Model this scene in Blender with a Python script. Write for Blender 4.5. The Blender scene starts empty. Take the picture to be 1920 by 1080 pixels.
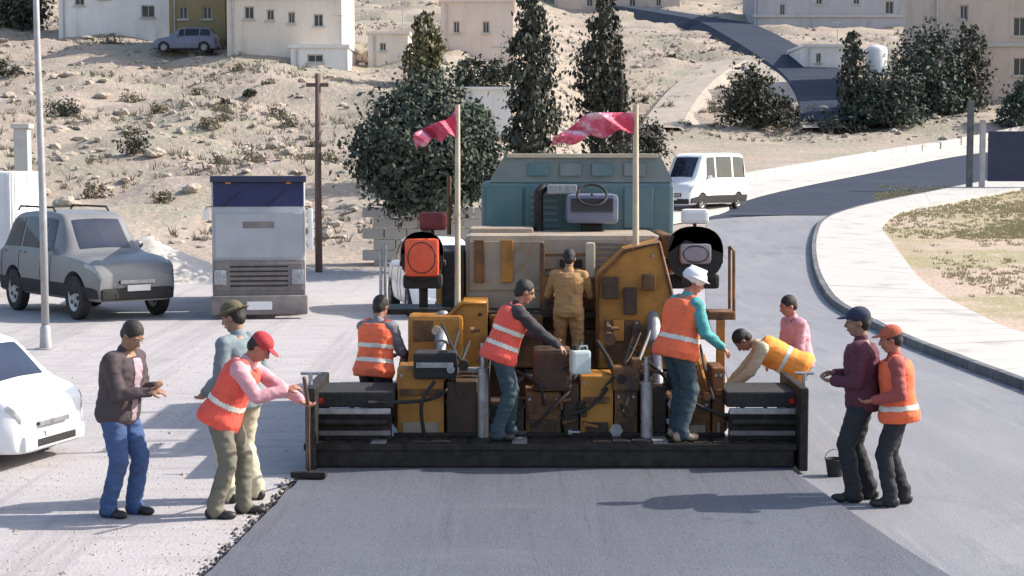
import bpy, bmesh, math, random
import numpy as np
from mathutils import Vector, Matrix, noise as mnoise
random.seed(7); RNG = np.random.default_rng(7)
S = bpy.context.scene
COL = S.collection
rad = math.radians

# ------------------------------------------------------------------ camera, world, sun, exposure
CAM_Z, FPX = 3.1, 3200.0
TH = math.atan(240 / FPX)
cam_d = bpy.data.cameras.new('camera'); cam = bpy.data.objects.new('camera', cam_d); COL.objects.link(cam)
cam.location = (0, 0, CAM_Z); cam.rotation_euler = (math.pi / 2 - TH, 0, 0)
cam_d.sensor_width = 36; cam_d.lens = 36 * FPX / 1920; cam_d.clip_end = 3000; cam_d.clip_start = .2
S.camera = cam
SUN_EL, SUN_AZ = rad(36), rad(80)        # azimuth clockwise from +Y
world = bpy.data.worlds.new('World'); S.world = world; world.use_nodes = True
wn = world.node_tree; bg = wn.nodes['Background']
sky = wn.nodes.new('ShaderNodeTexSky'); sky.sky_type = 'NISHITA'; sky.sun_disc = False
sky.sun_elevation = SUN_EL; sky.sun_rotation = SUN_AZ; sky.dust_density = 2.0; sky.air_density = 1.0
wn.links.new(sky.outputs[0], bg.inputs[0]); bg.inputs[1].default_value = 0.145
sl = bpy.data.lights.new('sun', 'SUN'); sl.energy = 4.0; sl.angle = rad(.6); sl.color = (1, .945, .86)
sun = bpy.data.objects.new('sun', sl); COL.objects.link(sun)
sdir = Vector((math.cos(SUN_EL) * math.sin(SUN_AZ), math.cos(SUN_EL) * math.cos(SUN_AZ), math.sin(SUN_EL)))
sun.rotation_euler = (-sdir).to_track_quat('-Z', 'Y').to_euler(); sun.location = (30, 10, 40)
S.view_settings.view_transform = 'Standard'; S.view_settings.look = 'None'
S.view_settings.gamma = 1; S.view_settings.use_curve_mapping = False
S.view_settings.exposure = 0.9

# ------------------------------------------------------------------ photograph pixel -> place
cT, sT = math.cos(TH), math.sin(TH)
def ray(px, py):
    a, b = (px - 960) / FPX, (540 - py) / FPX
    return Vector((a, cT + b * sT, -sT + b * cT))
def P(px, py, Y):
    r = ray(px, py); return Vector((0, 0, CAM_Z)) + r * (Y / r.y)
def G(px, py, z=0.0):
    r = ray(px, py); return Vector((0, 0, CAM_Z)) + r * ((z - CAM_Z) / r.z)
def sm(a, b, x):
    t = min(1, max(0, (x - a) / (b - a))); return t * t * (3 - 2 * t)
def lerp(a, b, t): return a + (b - a) * t

# ------------------------------------------------------------------ terrain height
def pl(Y, pts):
    if Y <= pts[0][0]: return pts[0][1]
    for (a, za), (b, zb) in zip(pts, pts[1:]):
        if Y <= b: return za + (zb - za) * (Y - a) / (b - a)
    (a, za), (b, zb) = pts[-2:]
    return zb + (zb - za) / (b - a) * (Y - b)
HL = [(45, 0), (49, .35), (52, .9), (160, 18.6), (260, 36), (430, 48)]
HR = [(37, 0), (41, .12), (62, 1.22), (95, 3.55), (99, 4.1), (185, 20.6), (270, 36), (430, 48)]
def hbase(X, Y):
    t = sm(-4, 7, X)
    return lerp(pl(Y, HL), pl(Y, HR), t)
def hmask(X, Y):
    t = sm(-4, 7, X)
    m = lerp(sm(47, 56, Y), sm(96, 106, Y), t)
    return m
def hgt(X, Y):
    m = hmask(X, Y); z = hbase(X, Y)
    if m > 0:
        q = Vector((X * .16 + Y * .05, Y * .22, 3.1))
        z += m * (.75 * mnoise.noise(q) + .38 * mnoise.noise(q * 2.7) + .2 * mnoise.noise(q * 7.3))
    return z
def hit(px, py, lift=0.0):
    r = ray(px, py); y = 8.0
    while y < 420:
        p = Vector((0, 0, CAM_Z)) + r * (y / r.y)
        if p.z < hbase(p.x, p.y) + lift: return p
        y += .1
    return p

# ------------------------------------------------------------------ materials
MATS = {}
def mat(name, c1, c2=None, rough=.7, scale=6.0, bump=.0, bscale=None, metal=0.0, c3=None, spec=.4, mapscale=(1, 1, 1), detail=6, coord='Object', lo=.35, hi=.68, bdist=.02):
    if name in MATS: return MATS[name]
    m = bpy.data.materials.new(name); m.use_nodes = True; MATS[name] = m
    n, l = m.node_tree.nodes, m.node_tree.links
    b = n['Principled BSDF']; b.inputs['Roughness'].default_value = rough
    b.inputs['Metallic'].default_value = metal; b.inputs['Specular IOR Level'].default_value = spec
    if c2 is None: c2 = tuple(x * .72 for x in c1)
    tc = n.new('ShaderNodeTexCoord'); mp = n.new('ShaderNodeMapping'); mp.inputs['Scale'].default_value = mapscale
    l.new(tc.outputs[coord], mp.inputs[0])
    nz = n.new('ShaderNodeTexNoise'); nz.inputs['Scale'].default_value = scale; nz.inputs['Detail'].default_value = detail
    nz.inputs['Roughness'].default_value = .62
    l.new(mp.outputs[0], nz.inputs['Vector'])
    cr = n.new('ShaderNodeValToRGB'); e = cr.color_ramp.elements
    e[0].position = lo; e[0].color = (*c1, 1); e[1].position = hi; e[1].color = (*c2, 1)
    if c3 is not None:
        k = cr.color_ramp.elements.new((lo + hi) / 2); k.color = (*c3, 1)
    l.new(nz.outputs['Fac'], cr.inputs[0]); l.new(cr.outputs[0], b.inputs['Base Color'])
    if bump:
        nb = n.new('ShaderNodeTexNoise'); nb.inputs['Scale'].default_value = bscale or scale * 4; nb.inputs['Detail'].default_value = 5
        l.new(mp.outputs[0], nb.inputs['Vector'])
        bp = n.new('ShaderNodeBump'); bp.inputs['Strength'].default_value = bump; bp.inputs['Distance'].default_value = bdist
        l.new(nb.outputs['Fac'], bp.inputs['Height']); l.new(bp.outputs[0], b.inputs['Normal'])
    return m

def mixmat(name, layers, rough=.9, bump=.5, bscale=12, bdist=.03, spec=.3):
    """base colour from stacked noise layers: (colour, scale, lo, hi, mapscale)"""
    m = bpy.data.materials.new(name); m.use_nodes = True; MATS[name] = m
    n, l = m.node_tree.nodes, m.node_tree.links
    b = n['Principled BSDF']; b.inputs['Roughness'].default_value = rough; b.inputs['Specular IOR Level'].default_value = spec
    tc = n.new('ShaderNodeTexCoord'); prev = None
    for i, (c, sc, lo, hi, ms) in enumerate(layers):
        if i == 0:
            rgb = n.new('ShaderNodeRGB'); rgb.outputs[0].default_value = (*c, 1); prev = rgb.outputs[0]; continue
        mp = n.new('ShaderNodeMapping'); mp.inputs['Scale'].default_value = ms; mp.inputs['Location'].default_value = (i * 7.3, i * 3.1, i)
        l.new(tc.outputs['Object'], mp.inputs[0])
        nz = n.new('ShaderNodeTexNoise'); nz.inputs['Scale'].default_value = sc; nz.inputs['Detail'].default_value = 7; nz.inputs['Roughness'].default_value = .65
        l.new(mp.outputs[0], nz.inputs['Vector'])
        mr = n.new('ShaderNodeMapRange'); mr.inputs['From Min'].default_value = lo; mr.inputs['From Max'].default_value = hi; mr.clamp = True
        l.new(nz.outputs['Fac'], mr.inputs['Value'])
        mx = n.new('ShaderNodeMix'); mx.data_type = 'RGBA'
        l.new(mr.outputs[0], mx.inputs[0]); l.new(prev, mx.inputs[6]); mx.inputs[7].default_value = (*c, 1); prev = mx.outputs[2]
    l.new(prev, b.inputs['Base Color'])
    nb = n.new('ShaderNodeTexNoise'); nb.inputs['Scale'].default_value = bscale; nb.inputs['Detail'].default_value = 8
    l.new(tc.outputs['Object'], nb.inputs['Vector'])
    bp = n.new('ShaderNodeBump'); bp.inputs['Strength'].default_value = bump; bp.inputs['Distance'].default_value = bdist
    l.new(nb.outputs['Fac'], bp.inputs['Height']); l.new(bp.outputs[0], b.inputs['Normal'])
    return m

one = (1, 1, 1)
M_ground = mixmat('dusty_ground', [((.345, .28, .225), 0, 0, 0, one),
    ((.295, .24, .195), .5, .45, .7, (1, 2.5, 1)),
    ((.31, .25, .195), .16, .50, .66, one),
    ((.265, .245, .18), .19, .47, .62, one),
    ((.37, .28, .225), .35, .55, .7, one),
    ((.43, .37, .315), 1.7, .58, .70, one),
    ((.20, .165, .13), 2.6, .62, .74, one), ((.27, .225, .18), .35, .5, .62, (.5, 2.2, 1))], bump=.7, bscale=3.5, bdist=.12)
M_yard = mixmat('compacted_base', [((.375, .345, .342), 0, 0, 0, one),
    ((.31, .285, .285), .9, .5, .7, (1, 3.2, 1)), ((.41, .385, .375), 2.4, .5, .7, (.7, 2, 1)),
    ((.23, .215, .215), 1.4, .58, .74, (.4, 3.8, 1)), ((.24, .22, .215), 30, .6, .7, one), ((.30, .277, .275), 1.3, .53, .64, (1.6, .05, 1)), ((.22, .205, .205), .55, .66, .76, one)], bump=.5, bscale=28, bdist=.02)
M_mat = mixmat('fresh_asphalt', [((.106, .108, .128), 0, 0, 0, one), ((.088, .09, .107), .8, .45, .7, (1.2, .35, 1)), ((.112, .115, .136), 2.2, .52, .72, (3.5, .12, 1)), ((.07, .072, .088), 5, .56, .72, (3, .06, 1)),
    ((.17, .17, .185), 48, .58, .68, one), ((.028, .029, .034), 42, .56, .66, one), ((.125, .125, .14), .5, .58, .7, (.6, 1.6, 1)), ((.05, .052, .062), 1.1, .66, .74, one)], rough=.6, bump=.6, bscale=60, bdist=.014, spec=.5)
M_lane = mixmat('dusty_asphalt', [((.205, .203, .216), 0, 0, 0, one), ((.25, .243, .25), .5, .45, .7, (2.2, .4, 1)),
    ((.165, .164, .177), 1.3, .55, .72, (2.5, .3, 1)), ((.27, .262, .265), 2.6, .56, .72, (3, .12, 1)), ((.155, .155, .165), .35, .55, .68, one), ((.31, .30, .30), 40, .6, .7, one), ((.11, .11, .12), 45, .60, .70, one)], rough=.72, bump=.8, bscale=70, bdist=.01)
M_far = mixmat('dark_asphalt', [((.030, .038, .060), 0, 0, 0, one), ((.045, .053, .074), .5, .45, .7, (.5, 2, 1)), ((.1, .1, .11), 20, .6, .72, one)], rough=.9, bump=.3, bscale=40, bdist=.01, spec=.15)
M_asphseam = mat('bitumen_seam', (.03, .03, .034), (.06, .06, .065), .7, 12, .3, 40)
M_kerb2 = mat('lighter_kerb_concrete', (.17, .168, .165), (.10, .10, .10), .85, 3, .4, 40)
M_walk = mat('pale_concrete', (.47, .44, .405), (.29, .265, .24), .85, 1.0, .4, 40, c3=(.45, .42, .385), hi=.75)
M_dirt = mat('pale_dirt', (.37, .315, .26), (.27, .23, .185), .9, 1.1, .5, 12, c3=(.33, .28, .23))
M_kerb = mat('kerb_concrete', (.13, .13, .135), (.075, .075, .08), .85, 3, .4, 40)  # shade of the road-side kerb face put into this colour and its lighter variant
M_island = mixmat('island_soil', [((.42, .315, .245), 0, 0, 0, one), ((.36, .28, .215), .6, .45, .7, one), ((.29, .25, .14), .22, .46, .6, (1, 1.2, 1)),
    ((.46, .36, .28), 2.5, .55, .7, one), ((.2, .18, .1), 3.2, .6, .7, one)], bump=.8, bscale=9, bdist=.06)
M_rock = mat('limestone', (.42, .35, .285), (.27, .225, .18), .9, 2.2, .6, 9, c3=(.36, .30, .245))
M_glass = mat('window_glass', (.02, .024, .03), (.035, .04, .046), .06, 2, spec=.3)
M_dglass = mat('tinted_glass', (.012, .016, .03), (.02, .026, .05), .06, 2, spec=.9)
M_black = mat('black_rubber', (.018, .017, .017), (.035, .032, .03), .8, 20, .3, 60)
M_dark = mat('grimy_steel', (.014, .012, .011), (.04, .033, .028), .6, 9, .3, 50, metal=.3)
M_steel = mat('worn_steel', (.42, .41, .42), (.24, .23, .23), .45, 8, .15, 40, metal=.6)
M_chrome = mat('polished_rod', (.6, .6, .6), (.5, .5, .5), .2, 8, metal=.95)
M_ochre = mat('ochre_paint', (.43, .195, .030), (.15, .07, .022), .5, 3.6, .25, 30, c3=(.34, .145, .026), lo=.4, hi=.75)
M_ochre2 = mat('grimy_ochre_paint', (.23, .10, .028), (.045, .028, .02), .6, 4.5, .3, 30, c3=(.125, .058, .023))
M_brown = mat('oily_brown_steel', (.085, .048, .024), (.03, .02, .014), .6, 5, .3, 40, c3=(.06, .034, .02))
M_dust = mat('dust_coated_paint', (.37, .285, .20), (.25, .165, .085), .75, 2.6, .2, 30, c3=(.31, .255, .2))
M_teal = mat('teal_truck_paint', (.075, .155, .165), (.145, .19, .185), .6, 2.5, .1, 20, c3=(.10, .17, .176))
M_tealg = mat('faded_green_grey_paint', (.19, .225, .215), (.14, .165, .155), .65, 2.5, .1, 20)
M_white = mat('white_car_paint', (.78, .78, .78), (.70, .70, .70), .25, 1.5, spec=.6)
M_wdull = mat('dull_white_paint', (.74, .73, .72), (.62, .6, .58), .6, 1.5)
M_suv = mat('charcoal_paint', (.15, .15, .155), (.19, .185, .18), .35, 2, spec=.6)
M_cab = mat('light_grey_cab_paint', (.36, .37, .395), (.30, .305, .325), .45, 1.6)
M_cabd = mat('brown_grey_plastic', (.21, .18, .17), (.13, .115, .11), .6, 4)
M_bluec = mat('slate_blue_paint', (.14, .15, .22), (.18, .185, .24), .35, 2)
M_lamp = mat('lamp_glass', (.34, .35, .36), (.18, .185, .19), .1, 20, spec=.8)
M_amber = mat('amber_lens', (.7, .22, .02), (.6, .18, .02), .25, 20)
M_redlens = mat('red_lens', (.5, .02, .015), (.4, .015, .01), .25, 20)
M_redseat = mat('red_vinyl', (.80, .12, .045), (.64, .075, .035), .45, 5, .15, 30)
M_greyv = mat('grey_mauve_vinyl', (.30, .255, .28), (.22, .19, .21), .55, 6, .15, 30)
M_flag = mat('pink_red_cloth', (.85, .70, .72), (.55, .05, .09), .8, 3.4, .2, 60, c3=(.74, .15, .23), lo=.36, hi=.62)
M_flagw = mat('pale_pink_cloth', (.80, .42, .48), (.70, .32, .38), .8, 5, .2, 60)
M_pole = mat('galvanised_steel', (.40, .40, .41), (.30, .28, .27), .5, 3, .1, 30, metal=.4)
M_wood = mat('brown_wood', (.15, .095, .075), (.09, .06, .05), .8, 3, .4, 20, mapscale=(6, 6, .6))
M_navy = mat('navy_sign_face', (.018, .024, .06), (.03, .034, .065), .5, 2)
M_bark = mat('bark', (.12, .09, .07), (.06, .045, .035), .9, 8, .5, 30)
M_yellowp = mat('pale_tan_paint', (.52, .45, .33), (.40, .34, .25), .6, 4)
M_jerry = mat('pale_green_plastic', (.55, .62, .57), (.45, .52, .48), .4, 4)
M_asphload = mat('hot_asphalt_mix', (.03, .03, .032), (.06, .058, .056), .8, 12, .8, 30)
def bmat(n, c): return mat(n, c, tuple(x * .74 for x in c), .85, .7, .3, 12, c3=tuple(x * .93 for x in c), mapscale=(1.6, 1.6, .5), lo=.36, hi=.72)
M_bwhite = bmat('white_render', (.74, .71, .67)); M_bcream = bmat('cream_stone', (.70, .60, .50)); M_bpink = bmat('pale_pink_stone', (.62, .52, .455))
M_bbeige = bmat('beige_stone', (.52, .42, .35)); M_bgrey = bmat('grey_render', (.42, .40, .41)); M_bbrown = bmat('olive_brown_stone', (.27, .215, .11))
M_bwin = mat('dark_window', (.035, .03, .03), (.06, .05, .045), .15, 2)
M_frame = mat('window_frame_paint', (.5, .46, .42), (.4, .36, .32), .6, 4)

def leafmat(name, c1, c2, c3):
    m = mat(name, c1, c2, .65, 2.6, 0, c3=c3, lo=.36, hi=.64, detail=9, spec=.25)
    b = m.node_tree.nodes['Principled BSDF']
    return m
M_leafd = leafmat('dark_evergreen_leaf', (.034, .045, .034), (.085, .095, .066), (.052, .064, .048))
M_leafc = leafmat('cypress_leaf', (.035, .042, .03), (.085, .085, .065), (.055, .06, .044))
M_leafo = leafmat('olive_leaf', (.085, .085, .042), (.16, .14, .075), (.115, .11, .055))
M_leafb = leafmat('brown_green_leaf', (.055, .045, .038), (.095, .08, .06), (.05, .055, .04))
M_leafg = leafmat('green_leaf', (.05, .10, .035), (.09, .12, .05), (.055, .09, .035))
M_scrub = leafmat('dry_scrub_leaf', (.17, .145, .10), (.27, .23, .16), (.21, .185, .125))
M_straw = leafmat('dry_grass_blade', (.42, .35, .20), (.33, .29, .16), (.38, .33, .19))

# ------------------------------------------------------------------ mesh helpers
def tag(o, label=None, cat=None, group=None, kind=None):
    if label: o['label'] = label
    if cat: o['category'] = cat
    if group: o['group'] = group
    if kind: o['kind'] = kind
    return o
def empty(name, loc=(0, 0, 0), rz=0.0, label=None, cat=None, group=None):
    o = bpy.data.objects.new(name, None); COL.objects.link(o); o.location = loc; o.rotation_euler = (0, 0, rz)
    o.empty_display_size = .2
    return tag(o, label, cat, group)
def link(name, me, m, parent=None, smooth=None):
    o = bpy.data.objects.new(name, me); COL.objects.link(o)
    if m is not None and not me.materials: me.materials.append(m)
    if parent: o.parent = parent
    return o
def frame_of(d):
    d = d.normalized(); a = Vector((0, 0, 1)) if abs(d.z) < .9 else Vector((1, 0, 0))
    u = d.cross(a).normalized(); return u, d.cross(u).normalized()
class MB:
    def __init__(s, o=(0, 0, 0)): s.bm = bmesh.new(); s.o = Vector(o)
    def box(s, a, b, bev=0.0, rot=None, piv=None):
        a, b = Vector(a) - s.o, Vector(b) - s.o
        lo = Vector((min(a.x, b.x), min(a.y, b.y), min(a.z, b.z))); hi = Vector((max(a.x, b.x), max(a.y, b.y), max(a.z, b.z)))
        r = bmesh.ops.create_cube(s.bm, size=1); vs = r['verts']
        c = (lo + hi) / 2; d = hi - lo
        for v in vs: v.co = Vector((v.co.x * d.x, v.co.y * d.y, v.co.z * d.z)) + c
        es = list({e for v in vs for e in v.link_edges})
        if bev > 0:
            bev = min(bev, .45 * min(d))
            r2 = bmesh.ops.bevel(s.bm, geom=es, offset=bev, segments=2, profile=.6, affect='EDGES', clamp_overlap=True)
            vs = list({v for f in r2['faces'] for v in f.verts} | {v for v in vs if v.is_valid})
        if rot is not None:
            pv = (Vector(piv) - s.o) if piv is not None else c
            for v in vs: v.co = rot @ (v.co - pv) + pv
        return s
    def loop(s, pts): return [s.bm.verts.new(p) for p in pts]
    def skinloops(s, loops, cap=True, close=True):
        for A, B in zip(loops, loops[1:]):
            n = len(A)
            for i in range(n if close else n - 1):
                j = (i + 1) % n
                try: s.bm.faces.new((A[i], A[j], B[j], B[i]))
                except ValueError: pass
        if cap and close:
            s.bm.faces.new(list(reversed(loops[0]))); s.bm.faces.new(loops[-1])
    def cyl(s, p, q, r, r2=None, n=12):
        p, q = Vector(p) - s.o, Vector(q) - s.o; r2 = r if r2 is None else r2
        u, w = frame_of(q - p)
        cs = [(math.cos(2 * math.pi * i / n), math.sin(2 * math.pi * i / n)) for i in range(n)]
        s.skinloops([s.loop([p + (u * c + w * t) * r for c, t in cs]), s.loop([q + (u * c + w * t) * r2 for c, t in cs])]); return s
    def tube(s, pts, r, n=7):
        pts = [Vector(p) - s.o for p in pts]; loops = []
        rs = r if isinstance(r, (list, tuple)) else [r] * len(pts)
        d0 = (pts[1] - pts[0]); u, w = frame_of(d0)
        for i, p in enumerate(pts):
            d = (pts[min(i + 1, len(pts) - 1)] - pts[max(i - 1, 0)]).normalized()
            u = (u - d * u.dot(d)).normalized(); w = d.cross(u)
            loops.append(s.loop([p + (u * math.cos(2 * math.pi * k / n) + w * math.sin(2 * math.pi * k / n)) * rs[i] for k in range(n)]))
        s.skinloops(loops); return s
    def ell(s, c, rx, ry, rz, rot=None, nu=14, nv=9):
        c = Vector(c) - s.o
        r = bmesh.ops.create_uvsphere(s.bm, u_segments=nu, v_segments=nv, radius=1)
        for v in r['verts']:
            p = Vector((v.co.x * rx, v.co.y * ry, v.co.z * rz)); v.co = (rot @ p if rot is not None else p) + c
        return s
    def prism(s, pts, d):
        d = Vector(d); A = s.loop([Vector(p) - s.o for p in pts]); B = s.loop([Vector(p) - s.o + d for p in pts])
        s.skinloops([A, B]); return s
    def lathe(s, c, ax, prof, n=24, cap=True):
        c = Vector(c) - s.o; ax = Vector(ax).normalized(); u, w = frame_of(ax)
        loops = [s.loop([c + ax * h + (u * math.cos(2 * math.pi * k / n) + w * math.sin(2 * math.pi * k / n)) * r for k in range(n)]) for h, r in prof]
        s.skinloops(loops, cap=cap); return s
    def quad(s, *ps): s.bm.faces.new(s.loop([Vector(p) - s.o for p in ps])); return s
    def obj(s, name, m, parent=None, smooth=False, ang=None):
        bmesh.ops.recalc_face_normals(s.bm, faces=s.bm.faces[:])
        me = bpy.data.meshes.new(name); s.bm.to_mesh(me); s.bm.free()
        if smooth:
            me.polygons.foreach_set('use_smooth', [True] * len(me.polygons))
            if ang:
                me.set_sharp_from_angle(angle=rad(ang))
        return link(name, me, m, parent)
def copy_tree(o, parent=None):
    c = o.copy(); COL.objects.link(c)
    if parent: c.parent = parent
    for ch in [x for x in o.children]: copy_tree(ch, c)
    return c
def catmull(pts, n):
    out = []
    m = len(pts)
    for i in range(m - 1):
        p0, p1, p2, p3 = pts[max(i - 1, 0)], pts[i], pts[i + 1], pts[min(i + 2, m - 1)]
        for k in range(n):
            t = k / n
            out.append(.5 * ((2 * p1) + (p2 - p0) * t + (2 * p0 - 5 * p1 + 4 * p2 - p3) * t * t + (3 * p1 - p0 - 3 * p2 + p3) * t ** 3))
    out.append(pts[-1]); return out
def resample(pts, n):
    L = [0]
    for a, b in zip(pts, pts[1:]): L.append(L[-1] + (b - a).length)
    out = []; j = 0
    for k in range(n):
        t = L[-1] * k / (n - 1)
        while j < len(L) - 2 and L[j + 1] < t: j += 1
        f = (t - L[j]) / max(1e-6, L[j + 1] - L[j]); out.append(pts[j].lerp(pts[j + 1], f))
    return out

# ================================================================== SETTING
def build_ground():
    ys = np.concatenate([np.arange(-60, 34, 4.0), np.arange(34, 205, .75), np.arange(206, 440, 7)])
    xs = np.concatenate([np.arange(-220, -70, 8.0), np.arange(-70, 80, .75), np.arange(80, 230, 8)])
    nx, ny = len(xs), len(ys)
    co = [(float(x), float(y), hgt(float(x), float(y))) for y in ys for x in xs]
    fs = [(j * nx + i, j * nx + i + 1, (j + 1) * nx + i + 1, (j + 1) * nx + i) for j in range(ny - 1) for i in range(nx - 1)]
    me = bpy.data.meshes.new('ground'); me.from_pydata(co, [], fs); me.update()
    me.polygons.foreach_set('use_smooth', [True] * len(me.polygons))
    tag(link('ground', me, M_ground), kind='structure')
build_ground()

def sheet(name, left, right, lift, m, thick=0.0, n=40, drape=True, kind='structure', nx=6):
    """a strip between two polylines, draped on the terrain, optional thickness"""
    L, R = resample(left, n), resample(right, n)
    if thick and name == 'fresh_asphalt_mat':
        L = [p + V((.035 * mnoise.noise(V((0, p.y * 2.3, 0))) + .02 * mnoise.noise(V((0, p.y * 7, 3))), 0, 0)) for p in L]
    bm = MB(); rows = []
    for a, b in zip(L, R):
        row = []
        for k in range(nx + 1):
            p = a.lerp(b, k / nx)
            z = (hbase(p.x, p.y) if drape else p.z) + lift
            row.append(bm.bm.verts.new((p.x, p.y, z)))
        rows.append(row)
    bm.skinloops(rows, cap=False, close=False)
    if thick:
        for side in (0, -1):
            lo = [bm.bm.verts.new((r[side].co.x, r[side].co.y, r[side].co.z - thick)) for r in rows]
            bm.skinloops([[r[side] for r in rows], lo], cap=False, close=False)
        for r in (rows[0], rows[-1]):
            lo = [bm.bm.verts.new((v.co.x, v.co.y, v.co.z - thick)) for v in r]
            bm.skinloops([r, lo], cap=False, close=False)
    o = bm.obj(name, m)
    return tag(o, kind=kind)
V = Vector
# compacted pale base on the left and under the machine
sheet('work_yard', [V((-26, -20, 0)), V((-26, 30, 0)), V((-24, 46.5, 0))], [V((3.4, -20, 0)), V((2.75, 18, 0)), V((4.2, 36, 0)), V((5.6, 46.5, 0))], .004, M_yard, n=30)
# fresh mat behind the screed
sheet('fresh_asphalt_mat', [V((-2.95, -8, 0)), V((-2.42, 10.5, 0)), G(400, 1080), G(500, 975), G(577, 890), V((-1.93, 17.5, 0))],
      [V((5.6, -8, 0)), V((3.75, 9.5, 0)), G(1722, 1060), G(1600, 975), G(1490, 897), V((2.72, 17.5, 0))], .06, M_mat, thick=.07, n=120)
kerb_px = [(2260, 870), (2080, 800), (1920, 736), (1800, 690), (1700, 650), (1622, 612), (1562, 577), (1532, 535), (1521, 490), (1523, 450), (1540, 418), (1590, 398), (1660, 381), (1740, 365), (1830, 347), (1980, 318)]
kerb_pts = catmull([hit(*p) for p in kerb_px], 8)
farL = catmull([hit(*p) for p in [(1180, 440), (1345, 404), (1400, 377), (1500, 352), (1650, 322), (1820, 290), (1990, 262)]], 8)
near_kerb = [p for p in kerb_pts if p.y < 60.5]
k0 = kerb_pts[0]
lane_right = [V((k0.x + 6, -20, 0)), V((k0.x + 2.2, 8, 0))] + near_kerb
lane_left = [V((5.5, -20, 0)), V((3.6, 9.5, 0)), V((3.15, 13.3, 0)), V((2.72, 16.6, 0)), V((2.72, 20, 0)), V((3.9, 34, 0)), V((5.2, 46, 0)), V((6.8, 59.5, 0))]
sheet('dusty_lane', lane_left, lane_right, .012, M_lane, n=70)
far_near = [p for p in kerb_pts if p.y >= 60]
sheet('far_road', farL, [V((5.5, 60.6, 0))] + far_near, .018, M_far, n=60)
def off_line(pts, w):
    out = []
    for i, p in enumerate(pts):
        d = pts[min(i + 1, len(pts) - 1)] - pts[max(i - 1, 0)]; d.z = 0; d.normalize(); out.append(p + V((-d.y, d.x, 0)) * w)
    return out
sheet('far_pavement', off_line(farL, 2.5), off_line(farL, .05), .1, M_walk, thick=.3, n=40)
sheet('joint_strip', [V((3.66, 10, 0)), G(1722, 1060), G(1600, 975), G(1490, 897)], [V((3.72, 10, 0)), G(1732, 1060), G(1608, 975), G(1496, 897)], .017, M_asphseam, n=30)
# kerb stones and pavement slabs
kp = resample(kerb_pts, 64)
kerb = empty('kerb', (0, 0, 0)); tag(kerb, kind='structure')
for a, b in zip(kp, kp[1:]):
    d = b - a; L = d.length; d2 = V((d.x, d.y, 0)).normalized(); nrm = V((d2.y, -d2.x, 0))
    za, zb = hbase(a.x, a.y), hbase(b.x, b.y)
    m = MB(); g = .012
    A = a + d2 * g * 1.6; B = b - d2 * g * 1.6
    prof = [(0, -.05), (.012, .125), (.03, .145), (.15, .145), (.15, -.05)]
    m.skinloops([m.loop([V((A.x, A.y, za + h)) + nrm * w for w, h in prof]), m.loop([V((B.x, B.y, zb + h)) + nrm * w for w, h in prof])])
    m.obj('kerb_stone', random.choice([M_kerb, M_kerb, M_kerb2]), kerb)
walk_px = [(2500, 800), (2220, 715), (1925, 640), (1850, 609), (1785, 575), (1728, 535), (1697, 495), (1672, 460), (1655, 430), (1692, 402), (1765, 388), (1835, 374), (1990, 344)]
wp = resample(catmull([hit(*p) for p in walk_px], 8), 64)
walk = empty('pavement', (0, 0, 0)); tag(walk, kind='structure')
for i in range(63):
    a0, a1 = kp[i], kp[i + 1]; b0, b1 = wp[i], wp[i + 1]
    def inset(p, q, w): 
        d = (q - p); d.z = 0
        return p + d.normalized() * w if d.length > w else p
    c = [inset(a0, b0, .16), b0, b1, inset(a1, b1, .16)]
    cen = sum(c, V()) / 4
    c = [p + (cen - p).normalized() * .022 for p in c]
    m = MB()
    m.skinloops([m.loop([V((p.x, p.y, hbase(p.x, p.y) - .04)) for p in c]), m.loop([V((p.x, p.y, hbase(p.x, p.y) + .138 + random.uniform(-.004, .004))) for p in c])])
    m.obj('paving_slab', M_walk, walk)
# soil island inside the bend
sheet('verge', [p for p in wp], [V((60, p.y + 2, 0)) if p.y < 45 else V((70, p.y + 18, 0)) for p in wp][:1] + [V((70, 40, 0)), V((70, 66, 0)), V((64, 80, 0))], .03, M_island, n=50, nx=24)

# ------------------------------------------------------------------ hillside road, rubble, boulders, scrub
def hill_strip(name, px_pts, width, m, lift=.25):
    pts = resample(catmull([hit(*p) for p in px_pts], 8), 50)
    b = MB(); rows = []
    for i, p in enumerate(pts):
        d = (pts[min(i + 1, 49)] - pts[max(0, i - 1)]); d.z = 0; d.normalize(); n = V((d.y, -d.x, 0))
        zc = hbase(p.x, p.y) + lift
        rows.append(b.loop([V((q.x, q.y, zc - dz)) for q, dz in [(p - n * (width / 2 + 1.2), .8), (p - n * width / 2, 0), (p, -.03), (p + n * width / 2, 0), (p + n * (width / 2 + 1.2), .8)]]))
    b.skinloops(rows, cap=False, close=False)
    return tag(b.obj(name, m), kind='structure')
hill_strip('hill_road', [(1180, 20), (1290, 38), (1360, 52), (1420, 82), (1480, 118), (1530, 152), (1562, 195), (1572, 240)], 4.6, M_far, .45)
hill_strip('dirt_path', [(1235, 250), (1300, 165), (1385, 118), (1450, 150), (1510, 205), (1545, 250)], 2.4, M_dirt, .32)

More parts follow.
